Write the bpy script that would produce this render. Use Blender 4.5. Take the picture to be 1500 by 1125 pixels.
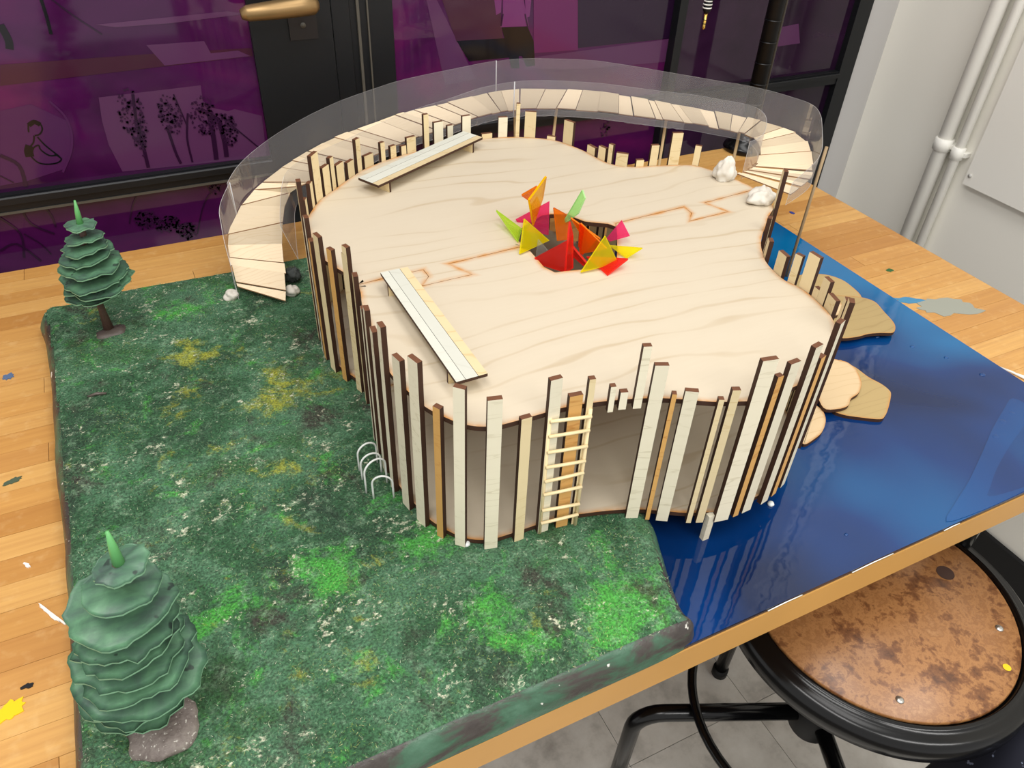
import bpy, math, random
from math import sin, cos, pi, radians
from mathutils import Vector, Matrix, noise
import numpy as np

random.seed(7)
SC = bpy.context.scene
COL = SC.collection
for o in list(bpy.data.objects):
    bpy.data.objects.remove(o)

# ------------------------------------------------------------------ camera
cd = bpy.data.cameras.new('camera')
cam = bpy.data.objects.new('camera', cd)
COL.objects.link(cam)
yaw, pit, rol = radians(27.6), radians(38.99), radians(2.74)
fw = Vector((sin(yaw)*cos(pit), cos(yaw)*cos(pit), -sin(pit)))
rt = Vector((cos(yaw), -sin(yaw), 0))
up = rt.cross(fw)
r2 = rt*cos(rol) + up*sin(rol)
u2 = up*cos(rol) - rt*sin(rol)
mw = Matrix((r2, u2, -fw)).transposed().to_4x4()
mw.translation = (0, 0, 1.56)
cam.matrix_world = mw
cd.sensor_width = 36
cd.lens = 1127/1500*36
cd.clip_start = .01
SC.camera = cam

# ------------------------------------------------------------------ light
world = bpy.data.worlds.new('room_light')
SC.world = world
world.use_nodes = True
bg = world.node_tree.nodes['Background']
bg.inputs[0].default_value = (1, .985, .96, 1)
bg.inputs[1].default_value = .66


def area(name, loc, aim, sx, sy, power, color=(1, .98, .95)):
    l = bpy.data.lights.new(name, 'AREA')
    l.shape = 'RECTANGLE'
    l.size, l.size_y, l.energy, l.color = sx, sy, power, color
    o = bpy.data.objects.new(name, l)
    COL.objects.link(o)
    o.location = loc
    d = Vector(aim) - Vector(loc)
    o.rotation_euler = d.to_track_quat('-Z', 'Y').to_euler()
    return o


# fluorescent luminaires of the studio ceiling
area('ceiling_lamp', (.85, .7, 2.95), (.85, .7, 0), .6, 1.8, 13)
area('ceiling_lamp', (-.35, -.2, 2.95), (-.35, -.2, 0), .6, 1.8, 24)
area('ceiling_lamp', (.9, -1.6, 2.95), (.9, -1.6, 0), 1.8, .6, 34)
SC.view_settings.view_transform = 'Standard'
SC.view_settings.look = 'None'
SC.view_settings.gamma = 1
SC.view_settings.use_curve_mapping = False
SC.view_settings.exposure = .36

# ------------------------------------------------------------------ measured layout, metres
DECK = [[0.1764, 0.5039], [0.1884, 0.4824], [0.1973, 0.4706], [0.2097, 0.4612], [0.2245, 0.4558], [0.2435, 0.4544], [0.2675, 0.4541], [0.29, 0.4537], [0.3114, 0.4507], [0.3322, 0.446], [0.3538, 0.4399], [0.3737, 0.4329], [0.3895, 0.4256], [0.4056, 0.4164], [0.4265, 0.4042], [0.4472, 0.3958], [0.4626, 0.3907], [0.4799, 0.3898], [0.4984, 0.3907], [0.5259, 0.3936], [0.5612, 0.4057], [0.584, 0.417], [0.6062, 0.4322], [0.617, 0.4423], [0.6301, 0.4589], [0.6395, 0.4779], [0.6444, 0.5012], [0.6469, 0.5203], [0.6455, 0.5358], [0.6411, 0.5516], [0.6438, 0.5739], [0.6495, 0.5941], [0.6614, 0.6144], [0.6738, 0.6318], [0.6943, 0.6525], [0.7072, 0.6633], [0.7362, 0.6891], [0.7616, 0.7118], [0.774, 0.7624], [0.7634, 0.8185], [0.7525, 0.8434], [0.7414, 0.8622], [0.7253, 0.871], [0.7031, 0.8781], [0.6765, 0.8857], [0.6532, 0.8906], [0.6372, 0.8993], [0.628, 0.9094], [0.6219, 0.9208], [0.6165, 0.9435], [0.613, 0.967], [0.6055, 0.9912], [0.5961, 1.0137], [0.5875, 1.0257], [0.573, 1.0386], [0.5505, 1.0515], [0.5349, 1.0588], [0.5095, 1.0652], [0.4825, 1.0679], [0.4316, 1.0665], [0.3728, 1.0577], [0.3341, 1.0479], [0.3006, 1.0345], [0.2745, 1.0191], [0.2429, 0.9925], [0.2221, 0.9728], [0.1985, 0.9509], [0.1811, 0.9259], [0.1694, 0.904], [0.1645, 0.8882], [0.1625, 0.8736], [0.1603, 0.8519], [0.159, 0.8307], [0.1602, 0.8074], [0.165, 0.7867], [0.171, 0.771], [0.1769, 0.7555], [0.1809, 0.7427], [0.1817, 0.7298], [0.1791, 0.7111], [0.1739, 0.6896], [0.1706, 0.6669], [0.168, 0.6449], [0.1646, 0.6165], [0.1627, 0.5914], [0.1626, 0.5724], [0.1639, 0.5563], [0.1693, 0.5314]]
SLATS = [[0.1595, 0.8739, -1.6799, 0.009, 0.936, 1.1665, 1], [0.1564, 0.8416, -1.629, 0.009, 0.936, 1.1355, 0], [0.156, 0.8269, -1.5616, 0.01, 0.936, 1.1126, 2], [0.1585, 0.7995, -1.375, 0.0135, 0.936, 1.1319, 1], [0.1662, 0.7749, -1.2061, 0.009, 0.936, 1.1254, 2], [0.1763, 0.7481, -1.2738, 0.009, 0.936, 1.1312, 1], [0.177, 0.7461, -1.2993, 0.009, 0.936, 1.1414, 1], [0.1778, 0.7214, -1.7122, 0.01, 0.936, 1.1188, 1], [0.1659, 0.653, -1.6888, 0.007, 0.936, 1.1208, 0], [0.1633, 0.6312, -1.6863, 0.01, 0.936, 1.1339, 0], [0.1602, 0.5993, -1.6373, 0.011, 0.936, 1.1298, 0], [0.1597, 0.5695, -1.5261, 0.01, 0.936, 1.1545, 0], [0.1643, 0.5395, -1.3563, 0.0135, 0.936, 1.1364, 0], [0.1707, 0.5118, -1.2734, 0.0145, 0.936, 1.1523, 0], [0.1818, 0.4872, -1.0505, 0.0081, 0.936, 1.113, 2], [0.1952, 0.4685, -0.7805, 0.0109, 0.936, 1.1454, 0], [0.2211, 0.4535, -0.2406, 0.0133, 0.936, 1.1355, 0], [0.2512, 0.4513, -0.0172, 0.0105, 0.936, 1.1056, 1], [0.2788, 0.4511, -0.0265, 0.0119, 0.936, 1.1415, 0], [0.3004, 0.4495, -0.1344, 0.0131, 0.936, 1.1169, 2], [0.3143, 0.4471, -0.1979, 0.0061, 0.936, 1.1333, 1], [0.335, 0.4422, -0.2606, 0.0053, 1.091, 1.1216, 0], [0.3459, 0.4391, -0.2853, 0.0073, 1.093, 1.1139, 0], [0.3598, 0.4348, -0.3256, 0.0079, 1.093, 1.1649, 0], [0.3754, 0.429, -0.3985, 0.013, 0.936, 1.1431, 0], [0.3907, 0.4215, -0.4941, 0.0044, 0.936, 1.1102, 2], [0.4041, 0.4138, -0.5357, 0.0124, 0.936, 1.1149, 0], [0.4287, 0.3998, -0.4404, 0.0052, 0.936, 1.1077, 1], [0.4396, 0.3954, -0.3813, 0.0079, 0.936, 1.1189, 1], [0.462, 0.3878, -0.1796, 0.0163, 0.936, 1.1523, 0], [0.48, 0.3868, 0.0056, 0.007, 0.936, 1.1286, 2], [0.4949, 0.3874, 0.0583, 0.0125, 0.936, 1.1396, 0], [0.5214, 0.3896, 0.1942, 0.0115, 0.936, 1.1493, 0], [0.5385, 0.3941, 0.2957, 0.009, 0.936, 1.1284, 2], [0.557, 0.4008, 0.3665, 0.01, 0.936, 1.1595, 0], [0.6214, 0.4427, 0.8643, 0.01, 0.936, 1.1415, 1], [0.6306, 0.4542, 0.9616, 0.009, 0.936, 1.1341, 1], [0.6435, 0.4807, 1.2913, 0.0172, 0.936, 1.1178, 1], [0.6468, 0.4969, 1.3898, 0.0122, 0.936, 1.1304, 1], [0.6485, 0.5076, 1.4325, 0.0091, 0.936, 1.1124, 1], [0.6498, 0.5258, 1.6119, 0.0162, 0.936, 1.1452, 1], [0.646, 0.544, 1.7932, 0.0095, 0.936, 1.1365, 1], [0.6454, 0.566, 1.4266, 0.016, 0.936, 1.1268, 1], [0.7436, 0.8643, 2.3456, 0.0092, 0.936, 1.1299, 1], [0.712, 0.8786, 2.8364, 0.0159, 0.936, 1.1484, 1], [0.6815, 0.8875, 2.8968, 0.0118, 0.936, 1.131, 1], [0.661, 0.8917, 2.8907, 0.0117, 0.936, 1.1099, 1], [0.6372, 0.9032, 2.4265, 0.0173, 0.936, 1.1189, 1], [0.6266, 0.9174, 1.9902, 0.0074, 0.936, 1.1285, 1], [0.6219, 0.9321, 1.8095, 0.0145, 0.936, 1.1195, 1], [0.6178, 0.9557, 1.7369, 0.0178, 0.936, 1.1122, 1], [0.6036, 1.0043, 1.9691, 0.018, 0.936, 1.1356, 1], [0.5877, 1.0299, 2.3577, 0.0135, 0.936, 1.105, 1], [0.5593, 1.0502, 2.6264, 0.0172, 0.936, 1.1403, 1], [0.5418, 1.0594, 2.7482, 0.0059, 0.936, 1.1519, 1], [0.5191, 1.0663, 2.9129, 0.0143, 0.936, 1.1313, 0], [0.4936, 1.0704, 3.0762, 0.0171, 0.936, 1.1074, 1], [0.4589, 1.0709, -3.1084, 0.014, 0.936, 1.1393, 0], [0.4313, 1.0695, -3.0499, 0.0094, 0.936, 1.1286, 0], [0.4114, 1.0671, -3.0126, 0.0154, 0.936, 1.1372, 0], [0.3907, 1.0639, -2.9805, 0.0083, 0.936, 1.1521, 1], [0.3645, 1.0591, -2.9352, 0.0155, 0.936, 1.1236, 1], [0.3512, 1.056, -2.8965, 0.0085, 0.936, 1.1132, 1], [0.3332, 1.0508, -2.827, 0.01, 0.936, 1.1177, 1], [0.3154, 1.0443, -2.7627, 0.0077, 0.936, 1.1276, 1], [0.2901, 1.0326, -2.6387, 0.018, 0.936, 1.1176, 1], [0.2727, 1.0216, -2.504, 0.0097, 0.936, 1.1469, 1], [0.2565, 1.0084, -2.4462, 0.0153, 0.936, 1.1225, 1], [0.2369, 0.9911, -2.4012, 0.018, 0.936, 1.129, 1], [0.2236, 0.9784, -2.3947, 0.0087, 0.936, 1.1446, 1], [0.2122, 0.968, -2.3895, 0.0154, 0.936, 1.1382, 1], [0.1963, 0.9529, -2.2929, 0.018, 0.936, 1.1631, 1], [0.1838, 0.9358, -2.161, 0.009, 0.936, 1.1337, 1], [0.1699, 0.9121, -2.0395, 0.009, 0.936, 1.1242, 1], [0.6577, 0.603, 1.0542, 0.01, 0.936, 1.1235, 1], [0.7039, 0.6567, 0.7059, 0.009, 0.936, 1.1193, 1], [0.7606, 0.7047, 0.9649, 0.012, 0.936, 1.1541, 1]]
FOOT = [0.4509, 0.3916, 0.906]
SEAM_L = [[0.1817, 0.7298], [0.2084, 0.7314], [0.2352, 0.7316], [0.2446, 0.7326], [0.2605, 0.7327], [0.2608, 0.7162], [0.2465, 0.7], [0.3086, 0.7014], [0.2923, 0.7339], [0.3865, 0.7386]]
SEAM_R = [[0.5311, 0.7478], [0.6435, 0.754], [0.642, 0.735], [0.6252, 0.7165], [0.6916, 0.7197], [0.6776, 0.7538], [0.774, 0.7624]]
HOLE_U = [[0.3919, 0.7383], [0.3941, 0.7559], [0.4065, 0.7777], [0.4259, 0.7898], [0.4513, 0.8022], [0.4644, 0.8012], [0.4853, 0.7929], [0.4889, 0.781], [0.4953, 0.7672], [0.5075, 0.7583], [0.5206, 0.75], [0.5261, 0.7398]]
HOLE_L = [[0.5147, 0.7188], [0.5071, 0.7066], [0.4954, 0.6872], [0.4822, 0.6676], [0.4685, 0.6594], [0.453, 0.658], [0.4289, 0.6637], [0.4118, 0.6673], [0.3992, 0.6692], [0.3932, 0.685], [0.3945, 0.7051], [0.3951, 0.7243]]
WALK_IN = [[0.134, 0.9727, 0.945], [0.1416, 0.9965, 0.9593], [0.1499, 1.0447, 0.9737], [0.161, 1.0933, 0.988], [0.1832, 1.1531, 1.0065], [0.2011, 1.1564, 1.025], [0.245, 1.1457, 1.045], [0.2919, 1.128, 1.065], [0.3357, 1.1313, 1.076], [0.363, 1.124, 1.087], [0.401, 1.1185, 1.098], [0.4473, 1.1131, 1.108], [0.503, 1.1142, 1.118], [0.5608, 1.1137, 1.121], [0.61, 1.0936, 1.124], [0.6718, 1.0653, 1.1227], [0.703, 1.048, 1.1213], [0.7408, 1.0186, 1.12], [0.778, 0.9946, 1.118], [0.8151, 0.9708, 1.116], [0.8418, 0.9477, 1.114], [0.8669, 0.9235, 1.1127], [0.8785, 0.8985, 1.1113], [0.8672, 0.865, 1.11], [0.8288, 0.8216, 1.1077], [0.8004, 0.8067, 1.1053], [0.7741, 0.8046, 1.103]]
WALK_OUT = [[0.08, 1.0108, 0.945], [0.0809, 1.0482, 0.9593], [0.0848, 1.082, 0.9737], [0.0889, 1.1015, 0.988], [0.1024, 1.1186, 1.0065], [0.1365, 1.1582, 1.025], [0.1912, 1.1883, 1.045], [0.2404, 1.193, 1.065], [0.2843, 1.2038, 1.076], [0.3154, 1.199, 1.087], [0.3667, 1.1996, 1.098], [0.4096, 1.1939, 1.108], [0.4871, 1.1865, 1.118], [0.5958, 1.1991, 1.121], [0.67, 1.167, 1.124], [0.7251, 1.1426, 1.1227], [0.7527, 1.1224, 1.1213], [0.783, 1.0958, 1.12], [0.8122, 1.0701, 1.118], [0.8423, 1.0443, 1.116], [0.8781, 1.0098, 1.114], [0.9177, 0.969, 1.1127], [0.9461, 0.9168, 1.1113], [0.9544, 0.8648, 1.11], [0.9022, 0.7936, 1.1077], [0.8613, 0.7528, 1.1053], [0.7935, 0.7244, 1.103]]
PAD_BACK = (0.906, [[0.896, 0.7587], [0.9289, 0.7783], [0.9534, 0.7782], [0.9819, 0.765], [0.9958, 0.7416], [0.9943, 0.7126], [0.9864, 0.6891], [0.9668, 0.6765], [0.9177, 0.6842], [0.8894, 0.7087], [0.8827, 0.7341]])
PAD_RIGHT = (0.912, [[0.9314, 0.7031], [0.9583, 0.6926], [0.9748, 0.6825], [0.9863, 0.6635], [0.978, 0.6367], [0.9691, 0.61], [0.9591, 0.5964], [0.945, 0.5885], [0.9276, 0.5952], [0.9081, 0.6006], [0.8847, 0.602], [0.8605, 0.6105], [0.8678, 0.6348], [0.8962, 0.6709]])
PAD_STEP = (0.918, [[0.9341, 0.722], [0.9283, 0.7046], [0.9251, 0.6834], [0.9192, 0.6669], [0.9036, 0.6549], [0.8861, 0.652], [0.8762, 0.6634], [0.8881, 0.6893], [0.9173, 0.7157]])
PAD_LOW = (0.906, [[0.8227, 0.5734], [0.8302, 0.565], [0.8356, 0.5508], [0.8358, 0.5279], [0.8406, 0.51], [0.8403, 0.4951], [0.8342, 0.4859], [0.8098, 0.4677], [0.7924, 0.4573], [0.781, 0.4553], [0.7598, 0.4684], [0.7417, 0.4829], [0.7388, 0.4985], [0.7685, 0.5371]])
PAD_MID = (0.912, [[0.8094, 0.5742], [0.82, 0.5671], [0.826, 0.5593], [0.8243, 0.5421], [0.8156, 0.5259], [0.8049, 0.5134], [0.7875, 0.5019], [0.7703, 0.4977], [0.7553, 0.4882], [0.7377, 0.4887], [0.7219, 0.4982], [0.7419, 0.531], [0.7828, 0.5624]])
PAD_FRONT = (0.906, [[0.7189, 0.5116], [0.7239, 0.5036], [0.7208, 0.4928], [0.7105, 0.4798], [0.6916, 0.4668], [0.6722, 0.4607], [0.6547, 0.459], [0.6615, 0.4757], [0.6915, 0.5011]])
BENCH_A = [[0.2041, 0.7144, 1.1175], [0.2376, 0.7197, 1.1175], [0.2385, 0.5094, 1.1175], [0.2086, 0.5052, 1.1175]]
BENCH_B = [[0.2568, 0.9631, 1.1175], [0.271, 0.9279, 1.1175], [0.4704, 1.0335, 1.1175], [0.453, 1.0662, 1.1175]]
LADDER = [[0.2753, 0.451, 0.937], [0.3148, 0.4455, 0.937], 1.0973, 1.0988]
RUNGS = [(1.0955, 1.0922), (1.0767, 1.0751), (1.0563, 1.0543), (1.0365, 1.0346), (1.0169, 1.0185), (0.9984, 0.9984), (0.9753, 0.9731), (0.9561, 0.9571)]
SHARDS = [('yellow_orange', [[0.3821, 0.7115, 1.175], [0.4335, 0.7668, 1.172], [0.4431, 0.789, 1.132], [0.4292, 0.7843, 1.099]]), ('orange', [[0.4164, 0.7949, 1.138], [0.4252, 0.7725, 1.158], [0.4414, 0.8186, 1.115]]), ('pink', [[0.4126, 0.8007, 1.103], [0.4496, 0.7819, 1.13], [0.4464, 0.7724, 1.088], [0.4193, 0.7923, 1.0903]]), ('lime', [[0.3882, 0.8084, 1.116], [0.4075, 0.7727, 1.103], [0.3903, 0.7484, 1.101]]), ('yellow', [[0.3927, 0.7399, 1.136], [0.3786, 0.7208, 1.1015], [0.4239, 0.7315, 1.105]]), ('clear', [[0.4055, 0.7256, 1.113], [0.413, 0.7139, 1.103], [0.4024, 0.7228, 1.09]]), ('orange', [[0.4541, 0.7781, 1.122], [0.4705, 0.7713, 1.112], [0.4629, 0.7482, 1.09], [0.4454, 0.7473, 1.0923]]), ('green', [[0.482, 0.7581, 1.15], [0.4814, 0.7493, 1.143], [0.4742, 0.7499, 1.1233], [0.4619, 0.7684, 1.1]]), ('red', [[0.3916, 0.7064, 1.1015], [0.4228, 0.6872, 1.128], [0.4179, 0.6752, 1.092], [0.395, 0.6999, 1.0949]]), ('red', [[0.4306, 0.6985, 1.145], [0.4343, 0.6951, 1.1287], [0.4305, 0.6818, 1.092], [0.4163, 0.6753, 1.092]]), ('orange', [[0.4486, 0.7021, 1.138], [0.4696, 0.6724, 1.115], [0.4503, 0.7003, 1.097]]), ('orange', [[0.442, 0.7151, 1.14], [0.4781, 0.7009, 1.112], [0.469, 0.7111, 1.105], [0.4542, 0.7146, 1.1215]]), ('red', [[0.4441, 0.7084, 1.105], [0.4473, 0.6747, 1.097], [0.45, 0.6866, 1.088], [0.4497, 0.7181, 1.0873]]), ('pink', [[0.51, 0.7068, 1.128], [0.5156, 0.6929, 1.112], [0.4974, 0.7065, 1.1015], [0.494, 0.7113, 1.1039]]), ('yellow', [[0.4856, 0.6912, 1.106], [0.5123, 0.6599, 1.113], [0.4934, 0.6635, 1.1015]]), ('yellow', [[0.459, 0.664, 1.138], [0.4733, 0.6518, 1.106], [0.4256, 0.6557, 1.1015]]), ('red', [[0.4477, 0.6801, 1.104], [0.4828, 0.6456, 1.112], [0.4516, 0.6385, 1.1015], [0.4505, 0.6543, 1.1026]]), ('orange_red', [[0.4451, 0.6993, 1.14], [0.4679, 0.6945, 1.116], [0.4528, 0.6987, 1.096], [0.4472, 0.6997, 1.108]])]
TREE_BACK = {'base': [-0.0973, 1.0011, 0.936], 'tip': [-0.0849, 0.9951, 1.1295], 'discs': [[-0.0878, 0.9965, 1.0992, 0.0176], [-0.0888, 0.997, 1.0823, 0.0229], [-0.0914, 0.9982, 1.0703, 0.0282], [-0.0932, 0.9991, 1.0583, 0.0319], [-0.0921, 0.9986, 1.0455, 0.0385], [-0.0926, 0.9988, 1.0294, 0.04], [-0.0909, 0.998, 1.0182, 0.042], [-0.0978, 1.0013, 1.0047, 0.0347]]}
TREE_FRONT = {'base': [-0.1062, 0.4086, 0.94], 'tip': [-0.0788, 0.3953, 1.1694], 'discs': [[-0.0803, 0.396, 1.1375, 0.0179], [-0.086, 0.3988, 1.1151, 0.0258], [-0.0904, 0.401, 1.0945, 0.0351], [-0.0939, 0.4026, 1.0744, 0.0359], [-0.095, 0.4032, 1.0599, 0.0384], [-0.0974, 0.4044, 1.0433, 0.0391], [-0.0956, 0.4035, 1.0295, 0.0416], [-0.0964, 0.4039, 1.0153, 0.0442], [-0.1035, 0.4073, 0.9969, 0.0411], [-0.1076, 0.4093, 0.9798, 0.0367]]}
ARCHES = [([0.1323, 0.6104, 0.937], [0.1546, 0.6147, 0.937], 0.0359), ([0.1312, 0.596, 0.937], [0.154, 0.5985, 0.937], 0.0342), ([0.1291, 0.5746, 0.937], [0.1545, 0.5811, 0.937], 0.0428), ([0.1337, 0.5639, 0.937], [0.154, 0.557, 0.937], 0.0341)]
STONE_A = [0.068, 1.0214, 0.937]
STONE_B = [0.1509, 0.999, 0.937]
TUFT = [0.1618, 1.0359, 0.937]
STONE_C = [0.7523, 0.8076, 1.1]
STONE_D = [0.754, 0.7283, 1.1]
TWIG_A = [-0.1314, 0.8624, 0.939]
TWIG_B = [-0.1102, 0.8604, 0.939]
ROCK = [-0.1026, 0.3936, 0.94]
GRASS_OUT = [[0.3568, 0.2982], [0.2024, 0.291], [0.0851, 0.2899]]
STAINS = [('green', [1.1146, 0.7453, 0.9], 0.014, 0.006), ('blue', [1.0692, 0.6612, 0.9], 0.05, 0.01), ('grey', [1.1087, 0.6229, 0.9], 0.095, 0.03), ('blue_chip', [1.106, 0.9814, 0.9], 0.007, 0.007), ('yellow', [-0.2244, 0.4884, 0.9], 0.022, 0.011), ('black', [-0.2096, 0.5075, 0.9], 0.01, 0.003), ('olive', [-0.2243, 0.7894, 0.9], 0.016, 0.005), ('slate', [-0.2312, 1.0006, 0.9], 0.011, 0.008), ('white', [-0.2093, 0.6534, 0.9], 0.012, 0.005), ('white', [-0.1889, 0.5798, 0.9], 0.05, 0.004), ('white', [1.0567, 0.4537, 0.9], 0.024, 0.004)]
PRINT_POLY = [('light', [[-0.0364, 0.2277], [0.1165, 0.23], [0.1145, 0.2049], [0.1271, 0.1922], [0.1507, 0.1837], [0.1622, 0.1857], [0.2047, 0.1689], [0.2011, 0.0963], [-0.0338, 0.1054], [-0.0421, 0.152], [-0.0415, 0.1909]]), ('brown', [[-0.1513, 0.288], [0.0667, 0.2844], [0.2065, 0.2802], [0.2065, 0.2674], [0.062, 0.2643], [-0.161, 0.2589]]), ('light', [[0.0502, 0.2979], [0.1355, 0.2967], [0.142, 0.2775], [0.1845, 0.2779], [0.2022, 0.2678], [0.0694, 0.2656]]), ('light', [[-0.0123, 0.3321], [0.1797, 0.3375], [0.2069, 0.3316], [0.0913, 0.3262], [0.0141, 0.3263]]), ('mid', [[-0.173, 0.2232], [-0.1305, 0.2283], [-0.0886, 0.1969], [-0.0919, 0.1591], [-0.1153, 0.1229], [-0.1724, 0.1114], [-0.211, 0.1098]]), ('light', [[0.5121, 0.3341], [0.531, 0.3329], [0.6075, 0.1886], [0.545, 0.1839]]), ('brown', [[0.5412, 0.3322], [0.653, 0.3252], [0.6624, 0.2523], [0.5689, 0.2578]]), ('black', [[0.5689, 0.2602], [0.665, 0.2569], [0.6807, 0.2214], [0.5933, 0.2222]]), ('magenta', [[0.7224, 0.3208], [0.8168, 0.3148], [0.8268, 0.222], [0.7285, 0.2245]]), ('light', [[0.707, 0.2164], [1.0543, 0.2247], [1.0516, 0.1788], [0.8467, 0.1837], [0.711, 0.1971]]), ('light', [[1.3375, 0.2239], [1.3931, 0.2282], [1.4127, 0.1848], [1.3452, 0.1833]]), ('black', [[0.6587, 0.2764], [0.7125, 0.2735], [0.7271, 0.2469], [0.733, 0.2013], [0.7138, 0.2006], [0.7038, 0.2217], [0.6965, 0.2224], [0.6991, 0.1995], [0.6815, 0.2013], [0.6746, 0.2293]]), ('coat', [[0.6598, 0.3247], [0.7013, 0.3221], [0.7153, 0.2744], [0.656, 0.2766], [0.6606, 0.3019]]), ('coat', [[0.6422, 0.3258], [0.6571, 0.3249], [0.6565, 0.3022], [0.647, 0.2982]]), ('coat', [[0.7041, 0.3219], [0.7181, 0.321], [0.7157, 0.291], [0.7087, 0.2891]]), ('darkp', [[0.8168, 0.3148], [1.0554, 0.2997], [1.0456, 0.2254], [0.8264, 0.2258]])]
PRINT_LINE = [('dark', [[-0.0595, 0.3703], [-0.036, 0.3451], [-0.0068, 0.3183]], 0.0022), ('black', [[-0.0723, 0.3711], [-0.0723, 0.3486], [-0.0737, 0.3237]], 0.0044), ('black', [[-0.1334, 0.3413], [-0.1299, 0.3209], [-0.1324, 0.308]], 0.0099), ('black', [[-0.1463, 0.1873], [-0.1424, 0.1996], [-0.134, 0.2027], [-0.1272, 0.1976], [-0.127, 0.1891], [-0.1329, 0.1823], [-0.1399, 0.1811]], 0.0022), ('black', [[-0.1431, 0.1976], [-0.1343, 0.2017], [-0.1275, 0.1966]], 0.0066), ('black', [[-0.1408, 0.1812], [-0.1449, 0.171], [-0.1518, 0.1643], [-0.1587, 0.1543]], 0.0022), ('black', [[-0.1511, 0.1664], [-0.1556, 0.1583], [-0.1564, 0.1496]], 0.0121), ('black', [[-0.1369, 0.1785], [-0.1326, 0.1682], [-0.1269, 0.1586], [-0.1181, 0.1461], [-0.1151, 0.14]], 0.0022), ('black', [[-0.1509, 0.1609], [-0.1399, 0.1659], [-0.1386, 0.158], [-0.1302, 0.1479], [-0.1209, 0.1465]], 0.0022), ('black', [[-0.1552, 0.1505], [-0.1491, 0.1395], [-0.1382, 0.1345], [-0.1227, 0.1344], [-0.1151, 0.14], [-0.1221, 0.149]], 0.0022), ('mid', [[-0.1049, 0.2304], [-0.0907, 0.2057], [-0.0894, 0.1775], [-0.0988, 0.1489], [-0.1197, 0.1179]], 0.0033), ('dark', [[-0.195, 0.1575], [-0.1753, 0.138], [-0.177, 0.1029]], 0.0055), ('dark', [[-0.2056, 0.1259], [-0.1913, 0.1122]], 0.0022), ('dark', [[0.0077, 0.1868], [0.0076, 0.145], [0.0066, 0.1063]], 0.0055), ('dark', [[0.0509, 0.1677], [0.0544, 0.1265], [0.0584, 0.1055]], 0.0044), ('dark', [[0.0873, 0.188], [0.0773, 0.1468], [0.0771, 0.1051]], 0.0033), ('dark', [[0.1201, 0.1794], [0.1191, 0.1411], [0.1163, 0.104]], 0.0077), ('dark', [[0.1338, 0.1708], [0.1355, 0.1328], [0.1338, 0.1063]], 0.0077), ('dark', [[0.0129, 0.2274], [0.0077, 0.1868]], 0.0044), ('dark', [[0.0724, 0.2208], [0.0786, 0.1869], [0.0821, 0.1636]], 0.0022), ('dark', [[0.1086, 0.1922], [0.1338, 0.1708]], 0.0066), ('dark', [[0.1519, 0.1603], [0.19, 0.1154]], 0.0022), ('dark', [[-0.2284, 0.0578], [-0.2096, 0.026], [-0.2183, -0.0167]], 0.0033), ('dark', [[-0.1947, 0.0719], [-0.19, 0.0407], [-0.1622, 0.0165]], 0.0033), ('dark', [[-0.1651, 0.0726], [-0.1573, 0.0493], [-0.1567, 0.0281]], 0.0033), ('dark', [[-0.247, 0.0023], [-0.22, 0.0093], [-0.1964, -0.028]], 0.0033), ('dark', [[-0.2049, 0.0251], [-0.1869, 0.0025], [-0.1781, -0.0188]], 0.0022), ('dark', [[0.1172, 0.0676], [0.0805, 0.0287], [0.0572, -0.0273]], 0.0022), ('dark', [[0.0894, 0.0721], [0.0955, 0.0456]], 0.0022), ('dark', [[-0.0059, 0.0816], [-0.0314, 0.0487], [-0.0469, 0.0132]], 0.0022), ('dark', [[0.6607, 0.2996], [0.6573, 0.2789]], 0.0022), ('dark', [[0.7055, 0.2964], [0.7124, 0.2747]], 0.0022)]
PRINT_DOTS = [([0.0043, 0.1939], 0.0198, 0.044, 40), ([0.06, 0.1892], 0.0176, 0.033, 40), ([0.1116, 0.1805], 0.022, 0.033, 50), ([0.1449, 0.153], 0.0154, 0.0286, 45), ([0.0053, 0.1568], 0.0099, 0.0286, 20), ([-0.0191, 0.0144], 0.0198, 0.0176, 40), ([0.0116, 0.0019], 0.022, 0.0154, 45), ([0.0417, -0.0174], 0.0176, 0.0176, 40), ([0.1036, 0.0571], 0.0099, 0.0154, 14), ([0.9122, 0.0542], 0.011, 0.0198, 10)]

TT = .9            # table top height

# ------------------------------------------------------------------ materials
def srgb(r, g, b):
    f = lambda c: c/12.92 if c <= .04045 else ((c+.055)/1.055)**2.4
    return (f(r/255), f(g/255), f(b/255), 1)


def new_mat(name):
    m = bpy.data.materials.new(name)
    m.use_nodes = True
    nt = m.node_tree
    return m, nt, nt.nodes['Principled BSDF']


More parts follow.
